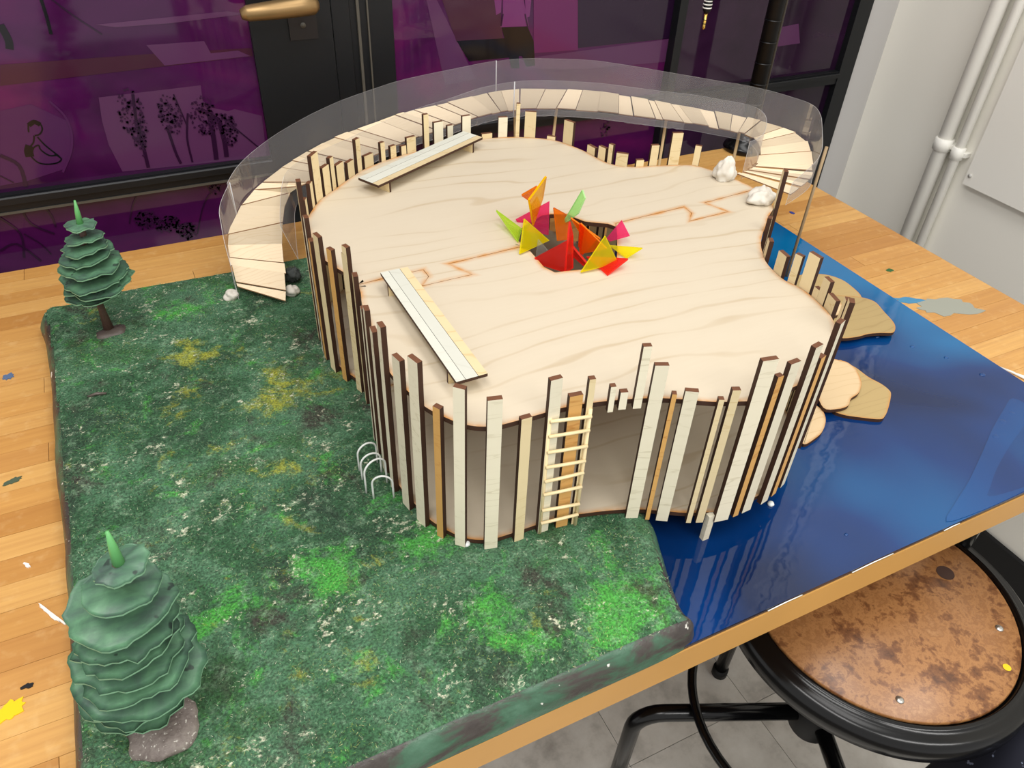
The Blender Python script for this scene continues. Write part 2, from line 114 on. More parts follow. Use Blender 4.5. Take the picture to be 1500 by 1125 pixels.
def plain(name, c, rough=.5, metal=0, spec=.5, bump=0, bscale=200, var=0, vscale=20, coat=0):
    m, nt, b = new_mat(name)
    b.inputs['Base Color'].default_value = c
    b.inputs['Roughness'].default_value = rough
    b.inputs['Metallic'].default_value = metal
    b.inputs['Specular IOR Level'].default_value = spec
    b.inputs['Coat Weight'].default_value = coat
    b.inputs['Coat Roughness'].default_value = .05
    g = nt.nodes.new('ShaderNodeNewGeometry')
    if var:
        n = nt.nodes.new('ShaderNodeTexNoise')
        n.inputs['Scale'].default_value = vscale
        n.inputs['Detail'].default_value = 5
        nt.links.new(g.outputs['Position'], n.inputs['Vector'])
        mx = nt.nodes.new('ShaderNodeMix')
        mx.data_type = 'RGBA'
        mx.inputs[6].default_value = tuple(v*(1-var) for v in c[:3])+(1,)
        mx.inputs[7].default_value = tuple(min(1, v*(1+var)) for v in c[:3])+(1,)
        nt.links.new(n.outputs['Fac'], mx.inputs[0])
        nt.links.new(mx.outputs[2], b.inputs['Base Color'])
    if bump:
        n = nt.nodes.new('ShaderNodeTexNoise')
        n.inputs['Scale'].default_value = bscale
        n.inputs['Detail'].default_value = 4
        nt.links.new(g.outputs['Position'], n.inputs['Vector'])
        bp = nt.nodes.new('ShaderNodeBump')
        bp.inputs['Strength'].default_value = bump
        bp.inputs['Distance'].default_value = .002
        nt.links.new(n.outputs['Fac'], bp.inputs['Height'])
        nt.links.new(bp.outputs[0], b.inputs['Normal'])
    return m


class NG:
    """small helper for node graphs"""
    def __init__(s, nt):
        s.nt = nt

    def n(s, t, **kw):
        x = s.nt.nodes.new(t)
        for k, v in kw.items():
            setattr(x, k, v)
        return x

    def l(s, a, b):
        s.nt.links.new(a, b)

    def noise(s, vec, scale, detail=4, rough=.55, dist=0):
        x = s.n('ShaderNodeTexNoise')
        x.inputs['Scale'].default_value = scale
        x.inputs['Detail'].default_value = detail
        x.inputs['Roughness'].default_value = rough
        x.inputs['Distortion'].default_value = dist
        if vec is not None:
            s.l(vec, x.inputs['Vector'])
        return x.outputs['Fac']

    def ramp(s, fac, stops):
        x = s.n('ShaderNodeValToRGB')
        e = x.color_ramp.elements
        e[0].position, e[0].color = stops[0]
        e[1].position, e[1].color = stops[-1]
        for p, c in stops[1:-1]:
            q = e.new(p)
            q.color = c
        s.l(fac, x.inputs['Fac'])
        return x.outputs['Color']

    def mix(s, fac, a, b, mode='MIX'):
        x = s.n('ShaderNodeMix', data_type='RGBA', blend_type=mode)
        for sock, v in ((x.inputs[0], fac), (x.inputs[6], a), (x.inputs[7], b)):
            if isinstance(v, (int, float)):
                sock.default_value = v
            elif isinstance(v, tuple):
                sock.default_value = v
            else:
                s.l(v, sock)
        return x.outputs[2]

    def mapping(s, vec, scale=(1, 1, 1), rot=(0, 0, 0)):
        x = s.n('ShaderNodeMapping')
        x.inputs['Scale'].default_value = scale
        x.inputs['Rotation'].default_value = rot
        s.l(vec, x.inputs['Vector'])
        return x.outputs[0]

    def pos(s):
        return s.n('ShaderNodeNewGeometry').outputs['Position']

    def rand(s):
        return s.n('ShaderNodeObjectInfo').outputs['Random']

    def bump(s, h, bsdf, strength=.3, dist=.002):
        x = s.n('ShaderNodeBump')
        x.inputs['Strength'].default_value = strength
        x.inputs['Distance'].default_value = dist
        s.l(h, x.inputs['Height'])
        s.l(x.outputs[0], bsdf.inputs['Normal'])

    def zones(s, fac, zs, gain):
        """raise a noise value inside round zones"""
        tot = fac
        for x, y, r in zs:
            d = s.n('ShaderNodeVectorMath', operation='DISTANCE')
            fl = s.n('ShaderNodeVectorMath', operation='MULTIPLY')
            fl.inputs[1].default_value = (1, 1, 0)
            s.l(s.pos(), fl.inputs[0])
            s.l(fl.outputs[0], d.inputs[0])
            d.inputs[1].default_value = (x, y, 0)
            mr = s.n('ShaderNodeMapRange', interpolation_type='SMOOTHSTEP')
            mr.inputs['From Max'].default_value = r*1.5
            mr.inputs['To Min'].default_value = gain
            mr.inputs['To Max'].default_value = 0
            s.l(d.outputs['Value'], mr.inputs['Value'])
            a = s.n('ShaderNodeMath', operation='ADD')
            s.l(tot, a.inputs[0])
            s.l(mr.outputs[0], a.inputs[1])
            tot = a.outputs[0]
        return tot

    def offset(s, vec, rnd, amount=13.):
        """shift a vector by a per-object random amount"""
        m = s.n('ShaderNodeVectorMath', operation='SCALE')
        c = s.n('ShaderNodeCombineXYZ')
        for i in range(3):
            s.l(rnd, c.inputs[i])
        s.l(c.outputs[0], m.inputs[0])
        m.inputs['Scale'].default_value = amount
        a = s.n('ShaderNodeVectorMath', operation='ADD')
        s.l(vec, a.inputs[0])
        s.l(m.outputs[0], a.inputs[1])
        return a.outputs[0]


def plywood(name, light, dark, burn=True, grain=(3, 14, 3), var=.12, rough=.55):
    m, nt, b = new_mat(name)
    g = NG(nt)
    v = g.offset(g.pos(), g.rand())
    p = g.mapping(v, grain, (0, 0, .25))
    w = g.n('ShaderNodeTexWave', wave_type='BANDS', bands_direction='Y')
    w.inputs['Scale'].default_value = 1.5
    w.inputs['Distortion'].default_value = 14
    w.inputs['Detail'].default_value = 3
    w.inputs['Detail Scale'].default_value = .8
    g.l(p, w.inputs['Vector'])
    wob = g.noise(g.mapping(v, (5, 5, 5)), 1, 3)
    f1 = g.ramp(w.outputs['Fac'], [(.0, (.2, .2, .2, 1)), (.055, (.9, .9, .9, 1)), (1, (1, 1, 1, 1))])
    f1 = g.mix(g.ramp(wob, [(.4, (0, 0, 0, 1)), (.62, (1, 1, 1, 1))]), f1, (1, 1, 1, 1))
    f2 = g.noise(g.mapping(v, (30, 260, 30), (0, 0, .25)), 1, 3)
    c = g.mix(f1, dark, light)
    c = g.mix(f2, g.mix(.18, c, dark), c)
    r = g.n('ShaderNodeHueSaturation')
    mr = g.n('ShaderNodeMapRange')
    mr.inputs['To Min'].default_value = 1-var
    mr.inputs['To Max'].default_value = 1+var*.5
    g.l(g.rand(), mr.inputs['Value'])
    g.l(mr.outputs[0], r.inputs['Value'])
    g.l(c, r.inputs['Color'])
    c = r.outputs['Color']
    if burn:
        at = g.n('ShaderNodeAttribute', attribute_name='burn')
        nb = g.noise(g.pos(), 45, 3)
        mm = g.n('ShaderNodeMath', operation='MULTIPLY')
        g.l(at.outputs['Fac'], mm.inputs[0])
        g.l(nb, mm.inputs[1])
        fb = g.ramp(mm.outputs[0], [(.02, (0, 0, 0, 1)), (.28, (.28, .28, .28, 1)), (.58, (.95, .95, .95, 1))])
        c = g.mix(fb, c, srgb(190, 132, 68))
    g.l(c, b.inputs['Base Color'])
    b.inputs['Roughness'].default_value = rough
    b.inputs['Specular IOR Level'].default_value = .3
    return m


M = {}
M['ply'] = plywood('birch_plywood', srgb(199, 187, 166), srgb(180, 162, 134), grain=(2.0, 6, 2), var=.0)
M['pale'] = plywood('pale_birch_strip', srgb(228, 220, 196), srgb(204, 194, 166), False, (8, 8, 60))
M['cream'] = plywood('cream_birch_strip', srgb(226, 208, 166), srgb(206, 180, 130), False, (8, 8, 60))
M['bench_pale'] = plywood('whitewashed_strip', srgb(204, 204, 192), srgb(188, 186, 172), False, (8, 8, 60))
M['bench_cream'] = plywood('cream_bench_strip', srgb(214, 194, 154), srgb(198, 172, 126), False, (8, 8, 60))
M['golden'] = plywood('golden_birch_strip', srgb(214, 166, 98), srgb(186, 130, 66), False, (8, 8, 60))
M['veneer'] = plywood('maple_veneer', srgb(232, 212, 180), srgb(218, 192, 154), False, (8, 30, 8), .3)
M['veneer_edge'] = plain('veneer_edge', srgb(150, 112, 78), .7, var=.2, vscale=90)
M['olive_ply'] = plywood('wet_stained_plywood', srgb(180, 156, 108), srgb(164, 140, 94), True, (4, 16, 3))
M['tan_ply'] = plywood('tan_plywood', srgb(222, 196, 156), srgb(208, 178, 134), True, (4, 16, 3))
M['burnt'] = plain('laser_burnt_edge', srgb(60, 32, 14), .7, var=.25, vscale=120)
M['burnt_top'] = plain('laser_burnt_end_grain', srgb(98, 58, 32), .7, var=.25, vscale=120)
M['burnt_soft'] = plain('lightly_burnt_edge', srgb(150, 98, 58), .7, var=.25, vscale=120)
M['stick'] = plain('softwood_dowel', srgb(220, 190, 140), .6, var=.1, vscale=60)
M['grey_stick'] = plain('weathered_dowel', srgb(158, 134, 100), .6, var=.15, vscale=60)
M['match'] = plain('split_matchstick', srgb(236, 214, 168), .6, var=.1, vscale=90)
M['white_wire'] = plain('bent_white_wire', srgb(222, 224, 220), .3)
M['trunk'] = plain('painted_brown_trunk', srgb(74, 52, 44), .5, bump=.3, bscale=300, var=.2)
M['mound'] = plain('painted_grey_brown_mound', srgb(84, 74, 68), .5, bump=.5, bscale=150, var=.3, vscale=60)
def rock_mat():
    m, nt, b = new_mat('speckled_grey_brown_rock')
    g = NG(nt)
    c = g.ramp(g.noise(g.pos(), 60, 5, .7), [(.3, srgb(84, 72, 68)), (.55, srgb(122, 112, 106)), (.75, srgb(140, 132, 124))])
    c = g.mix(g.ramp(g.noise(g.pos(), 330, 3, .6), [(.62, (0, 0, 0, 1)), (.68, (.8, .8, .8, 1))]), c, srgb(206, 202, 192))
    g.l(c, b.inputs['Base Color'])
    b.inputs['Roughness'].default_value = .6
    g.bump(g.noise(g.pos(), 240, 4), b, .6, .002)
    return m


M['stone'] = rock_mat()
M['clay'] = plain('white_air_dry_clay', srgb(208, 202, 190), .65, bump=.4, bscale=120, var=.06, vscale=60)
M['leader'] = plain('light_green_painted_tip', srgb(96, 166, 98), .45)
M['fuzz'] = plain('dark_grey_fuzz', srgb(70, 74, 72), .9, var=.3)
M['white'] = plain('white_paint', srgb(232, 230, 224), .5)
M['glue'] = plain('hot_glue', srgb(230, 232, 228), .15, spec=.6)
M['black_frame'] = plain('black_steel_frame', srgb(17, 19, 22), .42, spec=.35, bump=.1, bscale=60)
M['bead'] = plain('weathered_frame_bead', srgb(78, 74, 66), .5)
M['brass'] = plain('worn_brass', srgb(150, 122, 82), .38, metal=.7, var=.15, vscale=40)
M['dark_plate'] = plain('dark_bronze_plate', srgb(40, 36, 36), .4, metal=.4)
M['wall'] = plain('off_white_wall_paint', srgb(234, 231, 221), .55, bump=.06, bscale=40, var=.02, vscale=5)
M['pier'] = plain('shaded_wall_paint', srgb(186, 184, 182), .6, bump=.06, bscale=40)  # less lit wall face; its shade is put into the colour
M['panel'] = plain('painted_access_panel', srgb(236, 233, 224), .5)
M['pipe'] = plain('painted_pipe', srgb(236, 234, 226), .4)
M['screw'] = plain('painted_screw', srgb(196, 194, 188), .4)
M['black_gloss'] = plain('black_enamel', srgb(9, 9, 10), .2, spec=.36)
M['black_matte'] = plain('black_plastic', srgb(15, 15, 16), .5, spec=.3)
M['steel'] = plain('steel_rivet', srgb(190, 190, 186), .25, metal=.9)
M['gold'] = plain('gold_plated_jack', srgb(226, 186, 92), .2, metal=.9)
M['grey_plug'] = plain('grey_plug_shell', srgb(176, 178, 182), .35)
M['slab'] = plain('concrete_subfloor', srgb(96, 92, 86), .8)


def butcher(name):
    m, nt, b = new_mat(name)
    g = NG(nt)
    v = g.offset(g.pos(), g.rand(), 9)
    base = g.ramp(g.rand(), [(0, srgb(184, 131, 66)), (.25, srgb(204, 152, 82)), (.55, srgb(214, 166, 96)), (.8, srgb(207, 155, 86)), (1, srgb(178, 124, 62))])
    f = g.noise(g.mapping(v, (7, 150, 30)), 1, 4, .6)
    c = g.mix(g.ramp(f, [(.3, (0, 0, 0, 1)), (.7, (1, 1, 1, 1))]), g.mix(.32, base, srgb(150, 92, 42)), base)
    f2 = g.noise(g.mapping(v, (60, 60, 60)), 1, 3)
    c = g.mix(g.ramp(f2, [(.55, (0, 0, 0, 1)), (.8, (.25, .25, .25, 1))]), c, srgb(238, 204, 146))
    g.l(c, b.inputs['Base Color'])
    b.inputs['Roughness'].default_value = .42
    g.bump(f, b, .12, .001)
    return m


M['butcher'] = butcher('maple_butcher_block')


def tile_mat():
    m, nt, b = new_mat('grey_vinyl_tile')
    g = NG(nt)
    v = g.offset(g.pos(), g.rand())
    f = g.noise(v, 14, 6, .65)
    c = g.ramp(f, [(.3, srgb(158, 154, 147)), (.5, srgb(192, 188, 180)), (.75, srgb(206, 203, 196))])
    g.l(c, b.inputs['Base Color'])
    b.inputs['Roughness'].default_value = .35
    return m


M['tile'] = tile_mat()


# painted zones on the turf: centre x, y and radius in metres
YELLOW_ZONES = [(0.011, 0.897, 0.05), (0.068, 0.752, 0.05), (0.111, 0.791, 0.05), (-0.003, 0.919, 0.04), (0.056, 0.632, 0.045), (-0.051, 0.363, 0.03), (-0.036, 0.797, 0.03)]
BRIGHT_ZONES = [(0.299, 0.339, 0.05), (0.337, 0.339, 0.04), (0.254, 0.327, 0.05), (0.063, 0.489, 0.05), (-0.033, 0.498, 0.05), (0.163, 0.491, 0.04), (-0.007, 1.027, 0.05), (0.177, 0.386, 0.04), (0.073, 0.372, 0.03)]
DARK_ZONES = [(0.125, 0.848, 0.05), (0.128, 0.726, 0.05), (-0.104, 1.031, 0.04), (0.24, 0.341, 0.025), (0.336, 0.348, 0.018), (-0.151, 0.724, 0.03), (0.246, 0.38, 0.03), (0.005, 0.464, 0.03), (-0.006, 0.342, 0.03)]


def turf_mat():
    m, nt, b = new_mat('painted_flocked_turf')
    g = NG(nt)
    p = g.pos()
    big = g.noise(p, 9, 4, .6, .6)
    c = g.ramp(big, [(.30, srgb(42, 66, 48)), (.44, srgb(48, 88, 56)), (.54, srgb(74, 114, 84)), (.66, srgb(52, 92, 54)), (.8, srgb(64, 72, 58))])
    bright = g.zones(g.noise(g.mapping(p, (1, 1, 1), (0, 0, 2)), 17, 7, .75, .4), BRIGHT_ZONES, .13)
    c = g.mix(g.ramp(bright, [(.57, (0, 0, 0, 1)), (.68, (.9, .9, .9, 1))]), c, srgb(72, 158, 60))
    sep = g.n('ShaderNodeSeparateXYZ')
    g.l(p, sep.inputs[0])
    yel = g.zones(g.noise(g.mapping(p, (1, 1, 1), (0, 0, 4)), 21, 8, .78, .3), YELLOW_ZONES, .11)
    c = g.mix(g.ramp(yel, [(.595, (0, 0, 0, 1)), (.70, (.8, .8, .8, 1))]), c, srgb(158, 160, 52))
    brn = g.zones(g.noise(g.mapping(p, (1.3, 1, 1), (0, 0, 1)), 15, 7, .75, .3), DARK_ZONES, .12)
    c = g.mix(g.ramp(brn, [(.56, (0, 0, 0, 1)), (.68, (.85, .85, .85, 1))]), c, srgb(58, 50, 46))
    fleck = g.noise(g.mapping(p, (1, 1.3, 1)), 150, 4, .7)
    fl2 = g.noise(g.mapping(p, (1, 1, 1), (0, 0, 3)), 26, 4, .7)
    mul = g.n('ShaderNodeMath', operation='MULTIPLY')
    g.l(fleck, mul.inputs[0])
    g.l(fl2, mul.inputs[1])
    c = g.mix(g.ramp(mul.outputs[0], [(.335, (0, 0, 0, 1)), (.40, (.85, .85, .85, 1))]), c, srgb(214, 214, 186))
    fro = g.noise(g.mapping(p, (1, 1.2, 1), (0, 0, 5)), 75, 6, .75, .2)
    c = g.mix(g.ramp(fro, [(.52, (0, 0, 0, 1)), (.72, (.6, .6, .6, 1))]), c, srgb(140, 172, 140))
    fine = g.noise(p, 420, 3, .6)
    c = g.mix(.75, c, g.mix(g.ramp(fine, [(.35, (0, 0, 0, 1)), (.65, (1, 1, 1, 1))]), (.25, .25, .25, 1), (1.5, 1.5, 1.5, 1)), 'MULTIPLY')
    g.l(c, b.inputs['Base Color'])
    b.inputs['Roughness'].default_value = .62
    b.inputs['Specular IOR Level'].default_value = .35
    hh = g.noise(p, 240, 6, .7)
    g.bump(hh, b, .8, .003)
    return m


M['turf'] = turf_mat()


def flock_mat():
    m, nt, b = new_mat('flock_fibre')
    g = NG(nt)
    geo = g.n('ShaderNodeNewGeometry')
    big = g.noise(g.pos(), 12, 4, .65)
    c1 = g.ramp(geo.outputs['Random Per Island'], [(0, srgb(38, 66, 46)), (.35, srgb(58, 100, 70)), (.6, srgb(80, 128, 96)), (.85, srgb(112, 140, 96)), (1, srgb(206, 208, 180))])
    c2 = g.ramp(geo.outputs['Random Per Island'], [(0, srgb(40, 50, 42)), (.4, srgb(62, 136, 62)), (.7, srgb(126, 146, 62)), (1, srgb(196, 198, 140))])
    c = g.mix(g.ramp(big, [(.5, (0, 0, 0, 1)), (.6, (1, 1, 1, 1))]), c1, c2)
    g.l(c, b.inputs['Base Color'])
    b.inputs['Roughness'].default_value = .6
    return m


M['flock'] = flock_mat()


def side_mat():
    m, nt, b = new_mat('painted_plaster_side')
    g = NG(nt)
    f = g.noise(g.mapping(g.pos(), (8, 8, 26)), 1.6, 5, .6, .5)
    c = g.ramp(f, [(.34, srgb(50, 44, 42)), (.46, srgb(66, 60, 56)), (.54, srgb(58, 92, 70)), (.64, srgb(70, 106, 84)), (.74, srgb(88, 82, 78))])
    fl = g.noise(g.pos(), 60, 3, .5)
    c = g.mix(g.ramp(fl, [(.70, (0, 0, 0, 1)), (.73, (1, 1, 1, 1))]), c, srgb(224, 222, 212))
    g.l(c, b.inputs['Base Color'])
    b.inputs['Roughness'].default_value = .4
    g.bump(g.noise(g.pos(), 90, 4), b, .4, .003)
    return m


M['plaster'] = side_mat()


def needle_mat():
    m, nt, b = new_mat('painted_green_tier')
    g = NG(nt)
    f = g.noise(g.mapping(g.pos(), (1, 1, 2)), 38, 5, .6, .4)
    c = g.ramp(f, [(.28, srgb(66, 82, 76)), (.45, srgb(76, 112, 88)), (.6, srgb(88, 130, 98)), (.78, srgb(106, 156, 118))])
    k = g.noise(g.mapping(g.pos(), (1, 1, 1), (0, 0, 2)), 70, 2)
    st2 = g.noise(g.mapping(g.offset(g.pos(), g.rand()), (40, 190, 30), (0, 0, .6)), 1, 3)
    c = g.mix(g.ramp(st2, [(.45, (0, 0, 0, 1)), (.75, (.45, .45, .45, 1))]), c, srgb(58, 72, 72))
    c = g.mix(g.ramp(k, [(.68, (0, 0, 0, 1)), (.72, (.8, .8, .8, 1))]), c, srgb(38, 44, 44))
    g.l(c, b.inputs['Base Color'])
    b.inputs['Roughness'].default_value = .45
    g.bump(f, b, .3, .002)
    return m


M['tier'] = needle_mat()
M['tier_rim'] = plain('pale_green_tier_rim', srgb(116, 158, 126), .5, var=.35, vscale=70)


def resin_mat(name, c0, c1, c2, rough=.04):
    m, nt, b = new_mat(name)
    g = NG(nt)
    p = g.pos()
    f = g.noise(p, 3.2, 2, .5, .4)
    f = g.zones(f, [(1.0, .93, .16), (.95, .98, .16), (1.04, .75, .12), (1.03, .6, .10), (.40, .30, .05)], .11)
    c = g.ramp(f, [(.34, c0), (.52, c1), (.74, c2)])
    g.l(c, b.inputs['Base Color'])
    b.inputs['Roughness'].default_value = rough
    b.inputs['IOR'].default_value = 1.55
    b.inputs['Specular IOR Level'].default_value = .5
    g.bump(g.noise(p, 22, 3, .5), b, .10, .004)
    return m


M['resin'] = resin_mat('blue_resin_water', srgb(2, 26, 64), srgb(3, 48, 104), srgb(10, 104, 158))
M['resin_edge'] = plain('dark_resin_edge', srgb(14, 22, 44), .2)
M['resin_streak'] = resin_mat('dark_blue_resin_drip', srgb(2, 44, 96), srgb(3, 60, 118), srgb(8, 92, 150), .25)


def acrylic(name, tint, glow, fill=.35, gloss=.3):
    """tinted clear acrylic sheet: most light passes, some is scattered"""
    m, nt, b = new_mat(name)
    g = NG(nt)
    out = nt.nodes['Material Output']
    tr = g.n('ShaderNodeBsdfTransparent')
    tr.inputs[0].default_value = tuple(math.sqrt(c) for c in tint[:3])+(1,)      # light crosses two faces
    df = g.n('ShaderNodeBsdfDiffuse')
    df.inputs[0].default_value = glow
    tl = g.n('ShaderNodeBsdfTranslucent')
    tl.inputs[0].default_value = glow
    m1 = g.n('ShaderNodeMixShader')
    m1.inputs[0].default_value = .5
    g.l(df.outputs[0], m1.inputs[1])
    g.l(tl.outputs[0], m1.inputs[2])
    m2 = g.n('ShaderNodeMixShader')
    m2.inputs[0].default_value = fill
    g.l(tr.outputs[0], m2.inputs[1])
    g.l(m1.outputs[0], m2.inputs[2])
    gl = g.n('ShaderNodeBsdfGlossy')
    gl.inputs['Roughness'].default_value = .05
    fr = g.n('ShaderNodeFresnel')
    fr.inputs[0].default_value = 1.45
    fk = g.n('ShaderNodeMath', operation='MULTIPLY')
    fk.inputs[1].default_value = gloss
    g.l(fr.outputs[0], fk.inputs[0])
    m3 = g.n('ShaderNodeMixShader')
    g.l(fk.outputs[0], m3.inputs[0])
    g.l(m2.outputs[0], m3.inputs[1])
    g.l(gl.outputs[0], m3.inputs[2])
    g.l(m3.outputs[0], out.inputs['Surface'])
    return m


AC = {'yellow_orange': ((255, 196, 10), (255, 205, 20)), 'orange': ((255, 140, 30), (255, 150, 35)), 'pink': ((255, 80, 140), (255, 95, 165)),
      'lime': ((222, 250, 120), (205, 240, 90)), 'yellow': ((255, 244, 40), (255, 246, 40)), 'clear': ((235, 240, 240), (215, 220, 220)),
      'green': ((190, 255, 170), (205, 255, 185)), 'red': ((255, 70, 60), (255, 70, 55)), 'orange_red': ((255, 120, 40), (255, 90, 20))}
for k, (a, b_) in AC.items():
    M['ac_'+k] = acrylic('acrylic_'+k, srgb(*a), srgb(*b_), .12 if k == 'clear' else .30)
    M['ed_'+k] = acrylic('acrylic_edge_'+k, srgb(*a), srgb(*b_), .15 if k == 'clear' else .85)
M['sheet'] = acrylic('clear_plastic_sheet', (.95, .95, .96, 1), (.8, .8, .82, 1), .10, .22)
M['sheet_edge'] = acrylic('clear_plastic_edge', (.9, .9, .92, 1), (.95, .95, .97, 1), .8, .4)


def film_mat(name, a, b2, c2):
    m, nt, b = new_mat(name)
    g = NG(nt)
    f = g.noise(g.mapping(g.pos(), (1, 1, 1.6)), 2.6, 4, .6, .8)
    c = g.ramp(f, [(.3, a), (.5, b2), (.7, c2)])
    g.l(c, b.inputs['Base Color'])
    b.inputs['Roughness'].default_value = .06
    b.inputs['Specular IOR Level'].default_value = .45
    return m


M['film'] = film_mat('purple_film_glass', srgb(40, 8, 42), srgb(66, 16, 66), srgb(92, 19, 76))
M['film_dim'] = film_mat('dim_purple_film_glass', srgb(24, 12, 28), srgb(40, 18, 42), srgb(50, 26, 52))
for k, c in dict(leaf=(50, 20, 52), light=(82, 44, 80), mid=(70, 28, 72), brown=(62, 26, 46), dark=(40, 14, 42), black=(8, 4, 12), magenta=(92, 24, 78), coat=(104, 42, 96), darkp=(34, 14, 40)).items():
    M['pr_'+k] = plain('film_print_'+k, srgb(*c), .1, spec=.45)


def masonite():
    m, nt, b = new_mat('worn_hardboard_seat')
    g = NG(nt)
    f = g.mix(.38, g.noise(g.pos(), 17, 8, .72, .25), g.noise(g.pos(), 70, 5, .7, .4))
    c = g.ramp(f, [(.38, srgb(88, 54, 32)), (.46, srgb(126, 82, 48)), (.51, srgb(166, 118, 72)), (.56, srgb(142, 96, 56)), (.66, srgb(178, 132, 86))])
    g.l(c, b.inputs['Base Color'])
    b.inputs['Roughness'].default_value = .35
    return m


M['seat'] = masonite()


def cloth_mat():
    m, nt, b = new_mat('navy_floral_cloth')
    g = NG(nt)
    v = g.n('ShaderNodeTexVoronoi')
    v.inputs['Scale'].default_value = 34
    g.l(g.pos(), v.inputs['Vector'])
    n = g.noise(g.pos(), 160, 2)
    a = g.n('ShaderNodeMath', operation='ADD')
    g.l(v.outputs['Distance'], a.inputs[0])
    g.l(n, a.inputs[1])
    c = g.ramp(a.outputs[0], [(.60, srgb(120, 128, 150)), (.66, srgb(14, 16, 32))])
    g.l(c, b.inputs['Base Color'])
    b.inputs['Roughness'].default_value = .85
    return m


M['cloth'] = cloth_mat()


# ------------------------------------------------------------------ builders
def link(name, me, parent=None):
    o = bpy.data.objects.new(name, me)
    COL.objects.link(o)
    if parent is not None:
        o.parent = parent
    return o


def mesh(name, v, f, mats, parent=None, mi=None, smooth=False, loc=None):
    me = bpy.data.meshes.new(name)
    me.from_pydata([tuple(p) for p in v], [], f)
    for m in (mats if isinstance(mats, (list, tuple)) else [mats]):
        me.materials.append(m)
    if mi is not None:
        me.polygons.foreach_set('material_index', mi)
    if smooth:
        me.polygons.foreach_set('use_smooth', [True]*len(me.polygons))
    me.update()
    o = link(name, me, parent)
    if loc is not None:
        o.location = loc
    return o


def thing(name, label, cat, loc=(0, 0, 0), group=None, rz=0):
    o = link(name, None)
    o.empty_display_size = .02
    o.location = loc
    o.rotation_euler[2] = rz
    return tag(o, label, cat, group)


def tag(o, label, cat, group=None):
    o['label'], o['category'] = label, cat
    if group:
        o['group'] = group
    return o


def struct(o):
    o['kind'] = 'structure'
    return o


def keep(o, parent):
    """parent a part whose geometry is in world coordinates under a thing placed in the scene"""
    o.parent = parent
    o.matrix_parent_inverse = Matrix.Translation(parent.location).inverted()
    return o


BOXF = [(0, 3, 2, 1), (4, 5, 6, 7), (0, 1, 5, 4), (1, 2, 6, 5), (2, 3, 7, 6), (3, 0, 4, 7)]


def boxv(x0, x1, y0, y1, z0, z1):
    return [(x0, y0, z0), (x1, y0, z0), (x1, y1, z0), (x0, y1, z0), (x0, y0, z1), (x1, y0, z1), (x1, y1, z1), (x0, y1, z1)]


def bevel_box(x0, x1, y0, y1, z0, z1, b):
    """box whose top edges are chamfered"""
    v = boxv(x0, x1, y0, y1, z0, z1-b) + [(x0+b, y0+b, z1), (x1-b, y0+b, z1), (x1-b, y1-b, z1), (x0+b, y1-b, z1)]
    f = [(0, 3, 2, 1)] + [(i, (i+1) % 4, (i+1) % 4+4, i+4) for i in range(4)] + [(i+4, (i+1) % 4+4, (i+1) % 4+8, i+8) for i in range(4)] + [(8, 9, 10, 11)]
    return v, f


def box(name, b, m, parent=None, bev=0):
    if bev:
        v, f = bevel_box(*b, bev)
        return mesh(name, v, f, m, parent)
    return mesh(name, boxv(*b), BOXF, m, parent)


def tube_data(path, r, n=10, closed=False, caps=True):
    P = [Vector(p) for p in path]
    N = len(P)
    rad = r if isinstance(r, (list, tuple)) else [r]*N
    v, f = [], []
    t0 = None
    for i in range(N):
        if closed:
            t = P[(i+1) % N]-P[i-1]
        else:
            t = P[min(i+1, N-1)]-P[max(i-1, 0)]
        t.normalize()
        if t0 is None:
            a = t.cross(Vector((0, 0, 1)))
            if a.length < .05:
                a = t.cross(Vector((1, 0, 0)))
            a.normalize()
        else:
            a = (a-t*a.dot(t)).normalized()
        t0 = t
        b = t.cross(a)
        for k in range(n):
            q = P[i]+(a*cos(2*pi*k/n)+b*sin(2*pi*k/n))*rad[i]
            v.append(q)
    for i in range(N if closed else N-1):
        j = (i+1) % N
        for k in range(n):
            f.append((i*n+k, i*n+(k+1) % n, j*n+(k+1) % n, j*n+k))
    if caps and not closed:
        f.append(tuple(reversed(range(n))))
        f.append(tuple((N-1)*n+k for k in range(n)))
    return v, f


def tube(name, path, r, m, parent=None, n=10, closed=False):
    v, f = tube_data(path, r, n, closed)
    return mesh(name, v, f, m, parent, smooth=True)


def lathe(name, prof, m, parent=None, n=48, loc=(0, 0, 0), cap=False):
    v, f = [], []
    for r, z in prof:
        for k in range(n):
            v.append((loc[0]+r*cos(2*pi*k/n), loc[1]+r*sin(2*pi*k/n), loc[2]+z))
    for i in range(len(prof)-1):
        for k in range(n):
            f.append((i*n+k, i*n+(k+1) % n, (i+1)*n+(k+1) % n, (i+1)*n+k))
    if cap:
        f.append(tuple(reversed(range(n))))
        f.append(tuple((len(prof)-1)*n+k for k in range(n)))
    return mesh(name, v, f, m, parent, smooth=True)


def spline(pts, n=6, closed=True):
    pts = [Vector(p) for p in pts]
    N = len(pts)
    out = []
    for i in range(N if closed else N-1):
        g = (lambda k: pts[(i+k) % N]) if closed else (lambda k: pts[min(max(i+k, 0), N-1)])
        p0, p1, p2, p3 = g(-1), g(0), g(1), g(2)
        for j in range(n):
            t = j/n
            out.append(.5*((2*p1)+(p2-p0)*t+(2*p0-5*p1+4*p2-p3)*t*t+(3*p1-p0-3*p2+p3)*t**3))
    if not closed:
        out.append(pts[-1])
    return out


def area2(p):
    return sum(p[i][0]*p[(i+1) % len(p)][1]-p[(i+1) % len(p)][0]*p[i][1] for i in range(len(p)))


